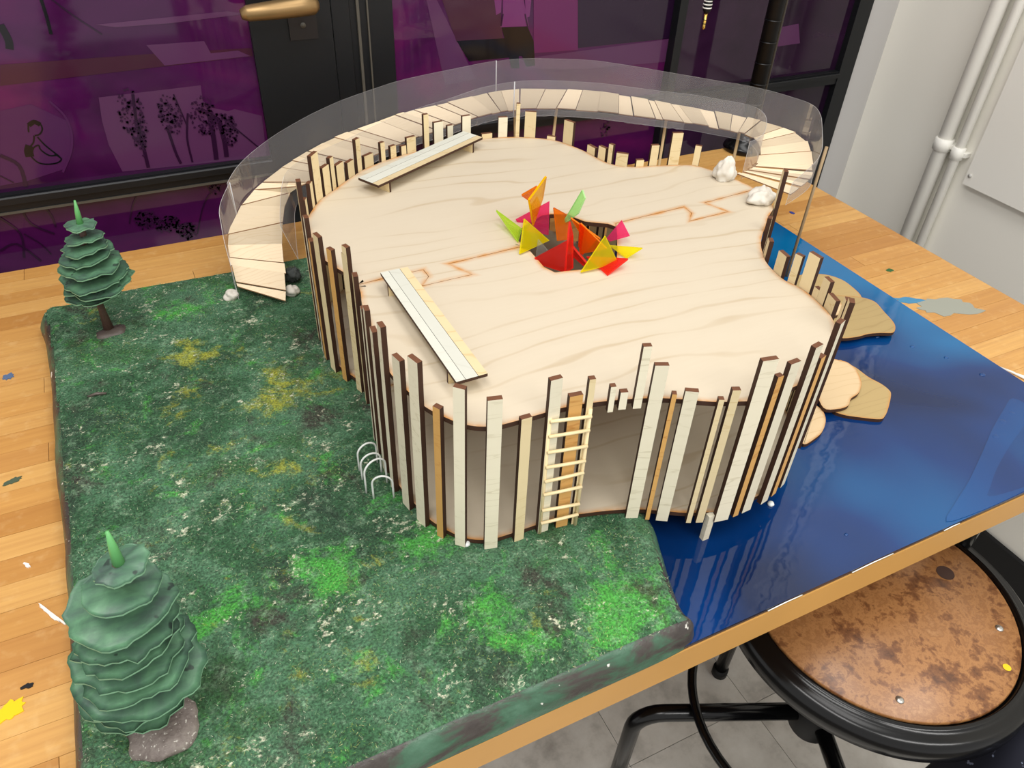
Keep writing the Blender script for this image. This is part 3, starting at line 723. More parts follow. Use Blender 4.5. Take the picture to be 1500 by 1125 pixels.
def plate(name, outline, z0, z1, mats, parent=None, inset=.005):
    """flat sheet with an inner rim ring that carries the 'burn' attribute; mats = [face, edge]"""
    P = [Vector((p[0], p[1])) for p in outline]
    if area2(P) < 0:
        P.reverse()
    N = len(P)
    I = []
    for i in range(N):
        a, b = (P[i]-P[i-1]).normalized(), (P[(i+1) % N]-P[i]).normalized()
        na, nb = Vector((-a.y, a.x)), Vector((-b.y, b.x))
        nn = na+nb
        if nn.length < .2:
            nn = na.copy()
        nn.normalize()
        k = inset/max(.55, nn.dot(na))
        I.append(P[i]+nn*k)
    v = [(p.x, p.y, z0) for p in P]+[(p.x, p.y, z1) for p in P]+[(p.x, p.y, z1) for p in I]
    f = [tuple(reversed(range(N)))]
    mi = [0]
    for i in range(N):
        j = (i+1) % N
        f.append((i, j, j+N, i+N))
        mi.append(1)
        f.append((i+N, j+N, j+2*N, i+2*N))
        mi.append(0)
    f.append(tuple(range(2*N, 3*N)))
    mi.append(0)
    o = mesh(name, v, f, mats, parent, mi)
    at = o.data.attributes.new('burn', 'FLOAT', 'POINT')
    at.data.foreach_set('value', [0.]*N+[1.]*N+[0.]*N)
    return o


def ico(name, loc, scale, m, parent=None, amp=.2, freq=2.0, sub=3, seed=0, flat=None):
    import bmesh
    bm = bmesh.new()
    bmesh.ops.create_icosphere(bm, subdivisions=sub, radius=1)
    for v in bm.verts:
        d = 1+amp*noise.noise(v.co*freq+Vector((seed*3.1, seed*1.7, seed)))
        v.co = Vector((v.co.x*d*scale[0], v.co.y*d*scale[1], v.co.z*d*scale[2]))
        if flat is not None and v.co.z < flat:
            v.co.z = flat
    me = bpy.data.meshes.new(name)
    bm.to_mesh(me)
    bm.free()
    me.materials.append(m)
    me.polygons.foreach_set('use_smooth', [True]*len(me.polygons))
    o = link(name, me, parent)
    o.location = loc
    return o


def unit_cube(name, m, bev=.0):
    me = bpy.data.meshes.new(name)
    me.from_pydata(boxv(0, 1, 0, 1, 0, 1), [], BOXF)
    me.materials.append(m)
    return me


# ------------------------------------------------------------------ the room
floor = struct(box('floor', (-1.6, 1.8, -1.6, 1.5, -.06, -.004), M['slab']))
cube = unit_cube('tile', M['tile'])
TS = .3048
for i in range(6):
    for j in range(6):
        o = link('tile', cube, floor)
        o.scale = (TS-.0012, TS-.0012, .0042)
        o.location = (.580+(i-2)*TS, .517+(j-3)*TS, -.0042)
YW = 1.36
XW = 1.682
wall_right = struct(box('wall_right', (XW, XW+.12, -1.2, YW+.15, 0, 3), M['wall']))
struct(box('wall_back', (1.592, XW, YW, YW+.12, 0, 3), M['pier']))
struct(box('baseboard_right', (XW-.012, XW, -1.2, YW, 0, .1), M['black_matte'], bev=.004))

# door with the lever, left
door = struct(link('door_1', None))
door.location = (-.3, YW, 0)
dbox = lambda n, b, m, bev=0: keep(box(n, b, m, None, bev), door)
st = dbox('stile', (.2077, .3395, YW-.004, YW+.045, .0, 2.3), M['black_frame'])
dbox('rail', (-1.1, .2077, YW-.004, YW+.045, .966, .998), M['black_frame'])
dbox('rail', (-1.1, .2077, YW-.012, YW-.004, .9845, .9965), M['black_frame'], .002)
dbox('rail', (-1.1, .2077, YW-.004, YW+.045, 0, .3), M['black_frame'])
dbox('glazing_bead', (-1.1, .2077, YW-.006, YW+.0, .9665, .9705), M['bead'])
door_low = dbox('pane', (-1.1, .2077, YW+.008, YW+.014, .3, .966), M['film'])
door_high = dbox('pane', (-1.1, .2077, YW+.008, YW+.014, .998, 2.3), M['film'])
hz = TT+.348
hv, hf = tube_data([(.190, YW-.05, hz-.003), (.2, YW-.05, hz-.002), (.24, YW-.051, hz), (.28, YW-.05, hz+.002), (.302, YW-.047, hz+.002), (.310, YW-.046, hz+.002)],
                   [.007, .0115, .0135, .0145, .014, .008], 14)
lev = keep(mesh('lever_handle', hv, hf, M['brass'], smooth=True), door)
lev['label'] = 'brass lever handle'
keep(tube('handle_spindle', [(.296, YW-.046, hz+.002), (.296, YW-.002, hz+.002)], .009, M['brass']), door)
kp = dbox('lock_plate', (.268, .314, YW-.008, YW-.004, TT+.290, TT+.42), M['dark_plate'], .0015)
keep(tube('keyhole_cylinder', [(.291, YW-.0095, TT+.312), (.291, YW-.004, TT+.312)], .0045, M['bead']), door)

# glazing, right
win = struct(link('window_1', None))
win.location = (1, YW, 0)
wbox = lambda n, b, m, bev=0: keep(box(n, b, m, None, bev), win)
wbox('jamb', (.3425, .372, YW, YW+.05, 0, 2.6), M['black_frame'])
wbox('jamb', (.374, .4492, YW+.006, YW+.05, 0, 2.6), M['black_frame'])
wbox('jamb_bead', (.385, .3895, YW+.001, YW+.006, 0, 2.6), M['bead'])
wbox('jamb_bead', (.403, .4055, YW+.002, YW+.006, 0, 2.6), M['bead'])
wbox('mullion', (1.043, 1.062, YW-.012, YW+.05, 0, 2.6), M['black_frame'])
wbox('jamb', (1.548, 1.592, YW-.006, YW+.05, 0, 2.6), M['black_frame'])
for x0, x1 in ((.4492, 1.043), (1.062, 1.548)):
    wbox('rail', (x0, x1, YW-.004, YW+.05, TT+.084, TT+.113), M['black_frame'])
    wbox('rail_cap', (x0, x1, YW-.012, YW-.004, TT+.100, TT+.110), M['black_frame'], .002)
    wbox('rail', (x0, x1, YW-.004, YW+.05, 0, .3), M['black_frame'])
wp = [wbox('pane', (.4492, 1.043, YW+.010, YW+.016, .3, TT+.084), M['film']),
      wbox('pane', (.4492, 1.043, YW+.010, YW+.016, TT+.113, 2.6), M['film']),
      wbox('pane', (1.062, 1.548, YW+.010, YW+.016, .3, TT+.084), M['film_dim']),
      wbox('pane', (1.062, 1.548, YW+.010, YW+.016, TT+.113, 2.6), M['film_dim'])]


# printed graphics on the film, flat on the panes
def on_pane(x, z):
    if x < .32:
        return (door_low, YW+.008) if z < TT+.082 else (door_high, YW+.008)
    if x < 1.05:
        return (wp[0], YW+.010) if z < TT+.1 else (wp[1], YW+.010)
    return (wp[2], YW+.010) if z < TT+.1 else (wp[3], YW+.010)


layer = [0]


def print_mesh(v2, faces, shade):
    cx = sum(p[0] for p in v2)/len(v2)
    cz = TT+sum(p[1] for p in v2)/len(v2)
    pane, yf = on_pane(cx, cz)
    layer[0] += 1
    y = yf-.0004-.00003*layer[0]
    o = mesh('film_print', [(p[0], y, TT+p[1]) for p in v2], faces, M['pr_'+shade])
    o.parent = pane
    return o


for shade, pts in PRINT_POLY:
    print_mesh(pts, [tuple(range(len(pts)))], shade)
for shade, pts, w in PRINT_LINE:
    q = [Vector((p[0], p[1])) for p in spline([(p[0], p[1], 0) for p in pts], 4, False)]
    v, f = [], []
    for i, p in enumerate(q):
        t = (q[min(i+1, len(q)-1)]-q[max(i-1, 0)]).normalized()
        n = Vector((-t.y, t.x))
        v += [p+n*w/2, p-n*w/2]
        if i:
            f.append((2*i-2, 2*i-1, 2*i+1, 2*i))
    print_mesh(v, f, shade)
for c, rx, rz, n in PRINT_DOTS:
    v, f = [], []
    for k in range(n*3):
        a = random.random()*2*pi
        r = math.sqrt(random.random())
        x, z = c[0]+rx*r*cos(a), c[1]+rz*r*sin(a)
        s = random.uniform(.0010, .0030)
        b = len(v)
        m_ = random.randint(5, 7)
        v += [(x+s*cos(j*2*pi/m_)*random.uniform(.5, 1.3), z+s*sin(j*2*pi/m_)*random.uniform(.5, 1.3)) for j in range(m_)]
        f.append(tuple(range(b, b+m_)))
    o = print_mesh(v, f, 'leaf')
    o['kind'] = 'stuff'

# pipes and access panel on the right wall
for y, r, lab in ((1.1, .0165, 'thicker white painted pipe, nearer the window on the right wall'), (1.062, .0105, 'thinner white painted pipe beside the thicker one on the right wall')):
    p = thing('wall_pipe', lab, 'pipe', (XW-r-.008, y, 0))
    tube('pipe_run', [(0, 0, 0), (0, 0, 3)], r, M['pipe'], p, 20)
    cz = TT+(.016 if r > .012 else .008)
    tube('coupling', [(0, 0, cz-.014), (0, 0, cz-.013), (0, 0, cz+.013), (0, 0, cz+.014)], [r, r+.004, r+.004, r], M['pipe'], p, 20)
    box('clamp', (0, r+.008, -r-.010, r+.008, cz-.005, cz+.005), M['pipe'], p, .001)
acc = thing('access_panel', 'flat off-white access panel screwed to the right wall', 'panel', (XW-.003, .62, TT+.25))
box('cover', (-.012, 0, -.45, .404, -.300, .9), M['panel'], acc)
for y, z in ((.394, -.277), (.394, .6)):
    s = tube('screw', [(-.0145, y, z), (-.012, y, z)], .0045, M['screw'], acc, 12)

# ------------------------------------------------------------------ work table
X0, X1, Y0, Y1 = -1.0, 1.238, .289, 1.293
table = thing('work_table', 'long maple butcher block work table under the whole model', 'table', (.1, .8, 0))
stave = unit_cube('stave', M['butcher'])
edge_stave = unit_cube('edge_stave', plain('varnished_edge_strip', srgb(196, 146, 76), .45, var=.12, vscale=9))
rows = 29
pw = (Y1-Y0)/rows
rs = random.Random(11)
for r in range(rows):
    x = X0
    first = True
    while x < X1-.001:
        L = rs.uniform(.26, .62)
        if first:
            L *= rs.uniform(.3, 1)
            first = False
        if r == 0:
            L = 9
        L = min(L, X1-x)
        if X1-x-L < .08:
            L = X1-x
        o = link('stave', stave)
        keep(o, table)
        if r == 0:
            o.data = edge_stave
        o.location = (x+.0003, Y0+r*pw+.0002, TT-.042)
        o.scale = (L-.0006, pw-.0004, .042+rs.uniform(-.00025, 0))
        x += L
for sx in (X0+.08, X1-.15):
    for sy in (Y0+.09, Y1-.14):
        if sx > 0 and sy < .6:
            sx_, sy_ = X1-.12, .62
        else:
            sx_, sy_ = sx, sy
        keep(box('leg', (sx_, sx_+.06, sy_, sy_+.06, 0, TT-.042), M['black_frame']), table)

# paint marks on the bare table
STC = {'green': (30, 92, 40), 'blue': (60, 130, 170), 'grey': (150, 152, 140), 'blue_chip': (40, 60, 140), 'yellow': (232, 196, 20), 'black': (24, 26, 28), 'olive': (78, 92, 72), 'slate': (90, 110, 140), 'white': (236, 230, 222)}
for si, (c, p, a, b_) in enumerate(STAINS):
    if a == 0:
        continue
    if 'st_'+c not in M:
        M['st_'+c] = plain('dried_paint_'+c, srgb(*STC[c]), .4)
    n = 30
    v = []
    k = 1.0 if c not in ('white',) else .45
    a, b_ = a*.55, b_*.55
    if c == 'white':
        a, b_ = a*.8, .0012
    tilt = {'blue': -.55, 'grey': -.35, 'olive': .3, 'white': -1.0, 'yellow': .5}.get(c, 0)
    for j in range(n):
        t = 2*pi*j/n
        rr = 1+.6*noise.noise(Vector((cos(t)*2.7, sin(t)*2.7, p[0]*40)))
        dx, dy = a*rr*cos(t), b_*rr*sin(t)*1.5
        v.append((p[0]+dx*cos(tilt)-dy*sin(tilt), p[1]+dx*sin(tilt)+dy*cos(tilt), TT+.0003+.00012*si))
    v += [(q[0], q[1], TT-.0002) for q in v]
    f = [tuple(range(n))]+[(j+n, (j+1) % n+n, (j+1) % n, j) for j in range(n)]
    o = keep(mesh('paint_mark', v, f, M['st_'+c]), table)
    o['label'] = 'dried %s paint mark' % c.replace('_chip', '')

# ------------------------------------------------------------------ blue water panel
RX0, RX1, RY0, RY1 = .33, 1.041, .2905, 1.03
water = thing('water_panel', 'glossy blue resin water panel on the right half of the table', 'model base', (.7, .65, TT))
rim = []
for i in range(60):
    t = i/60
    if t < .25: rim.append((RX0+(RX1-RX0)*t*4, RY0))
    elif t < .5: rim.append((RX1, RY0+(RY1-RY0)*(t-.25)*4))
    elif t < .75: rim.append((RX1-(RX1-RX0)*(t-.5)*4, RY1))
    else: rim.append((RX0, RY1-(RY1-RY0)*(t-.75)*4))
o = keep(plate('resin_slab', rim, TT+.0005, TT+.006, [M['resin'], M['resin_edge']]), water)
# raised drip near the front right corner
drip = [(.720, .2965), (.757, .3138), (.80, .331), (.863, .3609), (.91, .384), (.9596, .405), (.9924, .416), (.994, .39), (.9533, .3705), (.8975, .3506), (.85, .331), (.815, .313),
        (.800, .303), (.842, .2968), (.90, .2935), (.83, .2912), (.77, .2915)]
dpts = [(p.x, p.y) for p in spline([(x, y, 0) for x, y in drip], 3)]
o = keep(plate('resin_drip', dpts, TT+.0058, TT+.0068, [M['resin_streak'], M['resin_streak']], inset=.0015), water)
for (x, y, r) in ((.935, .388, .006), (.90, .372, .005), (.962, .395, .005), (1.0, .47, .004), (.985, .52, .003), (.96, .56, .003), (.93, .60, .003), (.60, .33, .002)):
    keep(ico('resin_bubble', (x, y, TT+.006), (r*1.3, r, .0012), M['resin_streak'], None, .1, 2, 2), water)
for x0, x1, zz in ((.455, .50, .005), (.57, .63, .005), (.71, .735, .005)):
    keep(tube('resin_rim_bead', [(x0, .2896, TT+zz-.002), ((x0+x1)/2, .2893, TT+zz), (x1, .2896, TT+zz-.001)], .0006, M['glue'], None, 6), water)
keep(tube('white_seam', [(1.046, .476, TT+.001), (1.052, .460, TT+.002), (1.056, .442, TT+.002), (1.053, .40, TT+.001)], .0018, M['white'], None, 8), water)

# ------------------------------------------------------------------ turf base
turf = thing('turf_base', 'green flocked landscape slab with fleck paint on the left half of the table', 'model base', (.1, .7, TT))


def edge_pts():
    base = [(-.150, .2910), (-.05, .2898), (.05, .2895), (.2, .2895), (.335, .2895), (.367, .296), (.368, .315), (.376, .345), (.391, .385), (.402, .43), (.40, .55), (.39, .7), (.38, .9), (.36, 1.06), (.30, 1.108), (.20, 1.112), (.06, 1.112), (-.03, 1.116), (-.09, 1.115), (-.14, 1.108), (-.172, 1.110), (-.188, 1.088), (-.183, 1.04), (-.178, .92), (-.176, .76), (-.172, .64), (-.171, .5), (-.173, .38), (-.174, .32)]
    return [(p.x, p.y) for p in spline([(x, y, 0) for x, y in base], 8)]


EP = edge_pts()
if area2(EP) < 0:
    EP.reverse()
EA = np.array(EP)


def edge_dist(X, Y):
    """signed distance to the slab outline, positive inside"""
    a = EA
    b = np.roll(EA, -1, 0)
    d = np.full(X.shape, 9.)
    ins = np.zeros(X.shape, bool)
    for (x0, y0), (x1, y1) in zip(a, b):
        dx, dy = x1-x0, y1-y0
        t = np.clip(((X-x0)*dx+(Y-y0)*dy)/(dx*dx+dy*dy+1e-12), 0, 1)
        d = np.minimum(d, np.hypot(X-x0-t*dx, Y-y0-t*dy))
        if abs(dy) > 1e-12:
            c = ((y0 > Y) != (y1 > Y)) & (X < (x1-x0)*(Y-y0)/(y1-y0)+x0)
            ins ^= c
    return np.where(ins, d, -d)


def turf_h(x, y, d):
    """height of the turf above the table: rounded lip, slow swell, small lumps"""
    t = min(max(d/.022, 0), 1)
    lip = math.sqrt(max(0, 1-(1-t)**2.2))
    sw = .0022*noise.noise(Vector((x*7, y*7, .3)))+.0016*noise.noise(Vector((x*19, y*19, 2.1)))+.0009*noise.noise(Vector((x*60, y*60, 5.)))+.0006*noise.noise(Vector((x*150, y*150, 8.)))
    h = .0065+(.0365-.0065)*lip+sw*t
    if y > .36:
        q = .0372
        h = min(h, q)
    return h


rings = [0, .0008, .002, .004, .007, .011, .016, .022]
NE = len(EP)
v, f, mi = [], [], []
nrm = []
for i in range(NE):
    t = Vector(EP[(i+1) % NE])-Vector(EP[i-1])
    t.normalize()
    nrm.append(Vector((-t.y, t.x)))
for i in range(NE):
    v.append((EP[i][0], EP[i][1], TT+.0003))
for k, dd in enumerate(rings):
    for i in range(NE):
        wob = .0022*noise.noise(Vector((EP[i][0]*22, EP[i][1]*22, k*.35)))
        p = Vector(EP[i])+nrm[i]*(dd+ (wob+.001 if k else 0))
        v.append((p.x, p.y, TT+turf_h(p.x, p.y, dd)))
for k in range(len(rings)):
    for i in range(NE):
        j = (i+1) % NE
        f.append((k*NE+i, k*NE+j, (k+1)*NE+j, (k+1)*NE+i))
        mi.append(0)
side = keep(mesh('plaster_rim', v, f, [M['plaster']], None, mi, True), turf)
side['label'] = 'painted plaster rim, bare of flock'
# top grid
st_ = .0034
xs = np.arange(-.19, .41, st_)
ys = np.arange(.288, 1.118, st_)
XX, YY = np.meshgrid(xs, ys, indexing='ij')
DD = edge_dist(XX, YY)
idx = -np.ones(XX.shape, int)
v = []
for a in range(XX.shape[0]):
    for b_ in range(XX.shape[1]):
        if DD[a, b_] > .011:
            idx[a, b_] = len(v)
            x, y = float(XX[a, b_]), float(YY[a, b_])
            v.append((x, y, TT+turf_h(x, y, float(DD[a, b_]))+.0008))
f = []
for a in range(XX.shape[0]-1):
    for b_ in range(XX.shape[1]-1):
        q = (idx[a, b_], idx[a+1, b_], idx[a+1, b_+1], idx[a, b_+1])
        if min(q) >= 0:
            f.append(tuple(int(i) for i in q))
top = keep(mesh('turf_top', v, f, [M['turf']], None, None, True), turf)
# flock: short fibres lying on the turf
NB = 46000
rg = np.random.default_rng(5)
fx = rg.uniform(-.18, .40, NB)
fy = rg.uniform(.292, 1.11, NB)
fd = edge_dist(fx, fy)
ok = (fd > .010) & ~((fy > .62) & (fx > .24))
fx, fy, fd = fx[ok], fy[ok], fd[ok]
ang = rg.uniform(0, 2*pi, len(fx))
ln = rg.uniform(.0016, .0042, len(fx))
lift = rg.uniform(.0003, .0016, len(fx))
bz = np.array([turf_h(float(x), float(y), float(d)) for x, y, d in zip(fx, fy, fd)])+TT+.0004
cx, sx = np.cos(ang), np.sin(ang)
wd = .00022
V = np.empty((len(fx), 3, 3))
V[:, 0] = np.c_[fx-sx*wd, fy+cx*wd, bz+.0003]
V[:, 1] = np.c_[fx+sx*wd, fy-cx*wd, bz+.0003]
V[:, 2] = np.c_[fx+cx*ln, fy+sx*ln, bz+.0003+lift]
me = bpy.data.meshes.new('flock_fibres')
nV = len(fx)*3
me.vertices.add(nV)
me.vertices.foreach_set('co', V.ravel())
me.loops.add(nV)
me.loops.foreach_set('vertex_index', np.arange(nV, dtype=np.int32))
me.polygons.add(len(fx))
me.polygons.foreach_set('loop_start', np.arange(0, nV, 3, dtype=np.int32))
me.update()
me.validate()
me.materials.append(M['flock'])
fl = keep(link('flock_fibres', me), turf)
fl['kind'] = 'stuff'


# ------------------------------------------------------------------ pavilion
pav = thing('pavilion', 'laser-cut birch pavilion, kidney-shaped two-deck with a palisade of uneven slats', 'architectural model', (.4, .65, TT+.0395))
DP = [(p.x, p.y) for p in spline([(x, y, 0) for x, y in DECK], 4)]


def near(p):
    return min(range(len(DP)), key=lambda i: (DP[i][0]-p[0])**2+(DP[i][1]-p[1])**2)


Z1 = TT+.2
iL, iR = near(SEAM_L[0]), near(SEAM_R[-1])


def walk(a, b):
    r = []
    i = a
    while i != b:
        r.append(DP[i])
        i = (i+1) % len(DP)
    r.append(DP[b])
    return r


way1, way2 = walk(iL, iR), walk(iR, iL)       # one of them runs round the front
front, back = (way1, way2) if min(p[1] for p in way1) < min(p[1] for p in way2) else (way2, way1)
# front half: from left seam round the front to the right seam, back along seam and hole
if front is way1:
    fr = way1+list(reversed(SEAM_R[:-1]))+HOLE_L+list(reversed(SEAM_L[1:]))
    bk = way2+SEAM_L[1:]+HOLE_U+SEAM_R[:-1]
else:
    fr = way2+SEAM_L[1:]+list(reversed(HOLE_L))+SEAM_R[:-1]
    bk = way1+list(reversed(SEAM_R[:-1]))+list(reversed(HOLE_U))+list(reversed(SEAM_L[1:]))


def tidy(p, e=.0012):
    q = []
    for a in p:
        if not q or math.hypot(a[0]-q[-1][0], a[1]-q[-1][1]) > e:
            q.append(a)
    return q


def shrink(p, e):
    P = [Vector(a) for a in p]
    s = 1 if area2(p) > 0 else -1
    out = []
    for i in range(len(P)):
        t = (P[(i+1) % len(P)]-P[i-1]).normalized()
        out.append(tuple(P[i]+Vector((-t.y, t.x))*s*e))
    return out


for poly in (fr, bk):
    keep(plate('top_deck_panel', shrink(tidy(poly), .0003), Z1-.0055, Z1, [M['ply'], M['burnt']], None, .0075), pav)
    keep(plate('base_deck_panel', shrink(tidy(poly), .0003), TT+.0395, TT+.045, [M['ply'], M['burnt']], None, .0075), pav)
tones = ['pale', 'cream', 'golden']
for i, (x, y, a, w, z0, z1, t) in enumerate(SLATS):
    th = .0028
    c, s = cos(a), sin(a)
    pts = []
    for z in (z0, z1):
        for lx, ly in ((-w/2, -th), (w/2, -th), (w/2, th), (-w/2, th)):
            pts.append((lx, ly, z-z0))
    o = mesh('slat', pts, BOXF, [M[tones[t]], M['burnt'], M['burnt_top']], pav, [1, 2, 0, 1, 0, 1])
    o.location = (x-pav.location.x, y-pav.location.y, z0-pav.location.z)
    o.rotation_euler[2] = a
    if t == 2:
        o['label'] = 'golden brown slat'
# stilt under the deck, over the water
fx_, fy_ = FOOT[0], FOOT[1]
stl = keep(box('stilt', (fx_-.004, fx_+.004, fy_-.003, fy_+.003, TT+.006, TT+.0445), M['pale']), pav)
for x, y, z in ((.341, .455, TT+.0375), (.552, .40, TT+.0075), (.20, .466, TT+.039)):
    keep(ico('glue_blob', (x, y, z), (.004, .004, .003), M['glue'], None, .15, 2, 2, flat=-.3), pav)

# ------------------------------------------------------------------ benches
for key, lab in ((BENCH_A, 'slatted plywood bench on the deck beside the front palisade'), (BENCH_B, 'slatted plywood bench on the deck along the back palisade')):
    q = [Vector(p) for p in key]
    c = sum(q, Vector())/4
    e1 = ((q[2]-q[1])+(q[3]-q[0]))/2
    e2 = ((q[1]-q[0])+(q[2]-q[3]))/2
    L, Wd = e1.length, e2.length
    bn = thing('bench', lab, 'bench', (c.x, c.y, Z1), 'benches on the deck', math.atan2(e1.y, e1.x))
    hz_ = c.z-Z1
    sgn = 1 if e1.x*e2.y-e1.y*e2.x > 0 else -1
    fr_ = [0, .30, .70, 1.0]
    for k in range(3):
        y0, y1 = (-.5+fr_[k])*Wd+.0002, (-.5+fr_[k+1])*Wd-.0002
        if sgn < 0:
            y0, y1 = -y1, -y0
        o = mesh('seat_board', boxv(-L/2, L/2, y0, y1, hz_-.0035, hz_), BOXF, [M['bench_cream'] if k == 2 else M['bench_pale'], M['burnt']], bn, [0, 0, 1, 1, 1, 1])
    for sx in (-L/2+.022, L/2-.022):
        mesh('leg', boxv(sx-.0017, sx+.0017, -Wd/2+.0006, Wd/2-.0006, 0, hz_-.0035), BOXF, [M['cream'], M['burnt']], bn, [1, 1, 1, 0, 1, 0])

# ------------------------------------------------------------------ ladder
a, b_, zt0, zt1 = LADDER
pa, pb = Vector(a), Vector(b_)
ex = (pb-pa)
ex.z = 0
wl = ex.length
ex.normalize()
lad = thing('ladder', 'little matchstick ladder with eight rungs leaning on the front palisade', 'ladder', (pa.x, pa.y, pa.z))
ny = Vector((ex.y, -ex.x, 0))
if ny.y > 0:
    ny = -ny
pa2, pb2 = pa+ny*.002, pb+ny*.002
for p, zt in ((pa2, zt0), (pb2, zt1)):
    keep(tube('rail', [p, (p.x, p.y, zt)], .0021, M['match'], None, 8), lad)
for z0, z1 in RUNGS:
    p, q = Vector((pa2.x, pa2.y, z0))+ny*.0032, Vector((pb2.x, pb2.y, z1))+ny*.0032
    keep(tube('rung', [p-ex*.0005, q+ex*.0005], .0018, M['match'], None, 8), lad)

# ------------------------------------------------------------------ acrylic sculpture in the opening
scu = thing('acrylic_sculpture', 'cluster of fluorescent yellow, orange, pink and red acrylic shards in the deck opening', 'sculpture', (.47, .75, Z1))
for c, pts in SHARDS:
    P = [Vector(p) for p in pts]
    n = (P[1]-P[0]).cross(P[2]-P[0]).normalized()
    h = n*.0013
    N = len(P)
    v = [p-h for p in P]+[p+h for p in P]
    f = [tuple(reversed(range(N))), tuple(range(N, 2*N))]+[(i, (i+1) % N, (i+1) % N+N, i+N) for i in range(N)]
    o = keep(mesh('shard', v, f, [M['ac_'+c], M['ed_'+c]], None, [0, 0]+[1]*N), scu)
    o['label'] = '%s acrylic shard' % c.replace('_', '-')

# ------------------------------------------------------------------ curving boardwalk
ramp = thing('boardwalk_ramp', 'curving veneer boardwalk between clear plastic walls, climbing round the back of the pavilion', 'model ramp', (.2, 1.0, TT))
WI = spline(WALK_IN, 8, False)
WO = spline(WALK_OUT, 8, False)
cum = [0]
for i in range(1, len(WI)):
    cum.append(cum[-1]+((WI[i]+WO[i])/2-(WI[i-1]+WO[i-1])/2).length)


def at(s):
    s = min(max(s, 0), cum[-1])
    i = 0
    while i < len(cum)-2 and cum[i+1] < s:
        i += 1
    t = (s-cum[i])/max(cum[i+1]-cum[i], 1e-9)
    return WI[i].lerp(WI[i+1], t), WO[i].lerp(WO[i+1], t)


rw = random.Random(4)
s = 0
n = 0
tot = cum[-1]
while s < tot-.006:
    w = rw.uniform(.014, .034) if s < .25 else rw.uniform(.011, .036)
    if s > tot-.085:
        w = rw.uniform(.008, .012)
    if abs(s-(tot-.125)) < .02:
        w = .040
    e = min(s+w, tot)
    i0, o0 = at(s+rw.uniform(.0004, .0016))
    i1, o1 = at(e+rw.uniform(-.0008, .0008))
    jit = rw.uniform(-.0012, .0022)
    d0, d1 = (o0-i0).normalized(), (o1-i1).normalized()
    q = [i0-d0*(.002+jit), i1-d1*(.002+jit), o1+d1*(.002+jit), o0+d0*(.002+jit)]
    zz = .0009*(n % 2)+rw.uniform(0, .0008)
    tl = rw.uniform(-.0006, .0006)
    v = [p+Vector((0, 0, zz-.0012+(tl if k in (1, 2) else 0))) for k, p in enumerate(q)]+[p+Vector((0, 0, zz+.0004+(tl if k in (1, 2) else 0))) for k, p in enumerate(q)]
    if n == 0:
        v = [v[0], v[1], v[2], v[3].lerp(v[2], .75), v[4], v[5], v[6], v[7].lerp(v[6], .75)]
    keep(mesh('plank', v, BOXF, [M['veneer'], M['veneer_edge']], None, [0, 0, 1, 1, 1, 1]), ramp)
    s = e
    n += 1


def sheet(name, lo, hi, seg=None):
    v, f, mi = [], [], []
    t = .0006
    for i, (a, b_) in enumerate(zip(lo, hi)):
        tg = (lo[min(i+1, len(lo)-1)]-lo[max(i-1, 0)])
        nn = Vector((tg.y, -tg.x, 0)).normalized()*t/2
        v += [a-nn, a+nn, b_+nn, b_-nn]
        if i:
            k = 4*i
            for m in range(4):
                f.append((k-4+m, k-4+(m+1) % 4, k+(m+1) % 4, k+m))
                mi.append(0 if m in (1, 3) else 1)
    f += [(0, 1, 2, 3), (len(v)-1, len(v)-2, len(v)-3, len(v)-4)]
    mi += [1, 1]
    return keep(mesh(name, v, f, [M['sheet'], M['sheet_edge']], None, mi), ramp)


# outer wall, in three overlapping lengths
ST = len(WO)
cuts = [0, int(ST*.17), int(ST*.49), ST-1]
for a, b_ in zip(cuts, cuts[1:]):
    lo, hi = [], []
    for i in range(a, b_+1):
        d = (WO[i]-WI[i]).normalized()
        d.z = 0
        hh = .050 if i < ST*.9 else .050-.03*(i-ST*.9)/(ST*.1)
        lo.append(WO[i]+d*.0045+Vector((0, 0, -.012)))
        hi.append(WO[i]+d*(.0055+.004*(a == cuts[1]))+Vector((0, 0, hh)))
    sheet('outer_clear_wall', lo, hi)
    p = lo[-1] if b_ != ST-1 else None
    if p is not None:
        q = hi[-1]
        keep(tube('glue_seam', [p, q], .0009, M['sheet_edge'], None, 6), ramp)
cuts = [int(ST*.10), int(ST*.50), int(ST*.972)]
for a, b_ in zip(cuts, cuts[1:]):
    lo, hi = [], []
    for i in range(a, b_+1):
        d = (WI[i]-WO[i]).normalized()
        d.z = 0
        k = max(0, 1-i/(ST*.3))
        lo.append(WI[i]+d*(.0045+.028*k)+Vector((0, 0, -.010-.02*k)))
        hi.append(WI[i]+d*(.0045+.001*k)+Vector((0, 0, .046-.02*k)))
    sheet('inner_clear_wall', lo, hi)
    if b_ != cuts[-1]:
        keep(tube('glue_seam', [lo[-1], hi[-1]], .0009, M['sheet_edge'], None, 6), ramp)
# crumpled clear tape under the inner edge
lo, hi = [], []
for i in range(int(ST*.3), int(ST*.72)):
    d = (WI[i]-WO[i]).normalized()
    d.z = 0
    k = .004*noise.noise(Vector((i*.9, 2, 1)))
    lo.append(WI[i]+d*(.004+k)+Vector((0, 0, -.011+k)))
    hi.append(WI[i]+d*.004+Vector((0, 0, -.001)))
sheet('clear_tape', lo, hi)
# dowels that carry it
for fr_, lx, ly in ((.30, .0, .012), (.42, .004, .01), (.50, .012, -.006), (.56, -.012, .0), (.70, .004, .004), (.80, .0, -.004)):
    i, o_ = at(tot*fr_)
    p = i.lerp(o_, .3)
    zb = TT+.0
    keep(tube('support_dowel', [(p.x+lx, p.y+ly, zb), (p.x, p.y, p.z-.002)], .0024, M['stick'], None, 8), ramp)

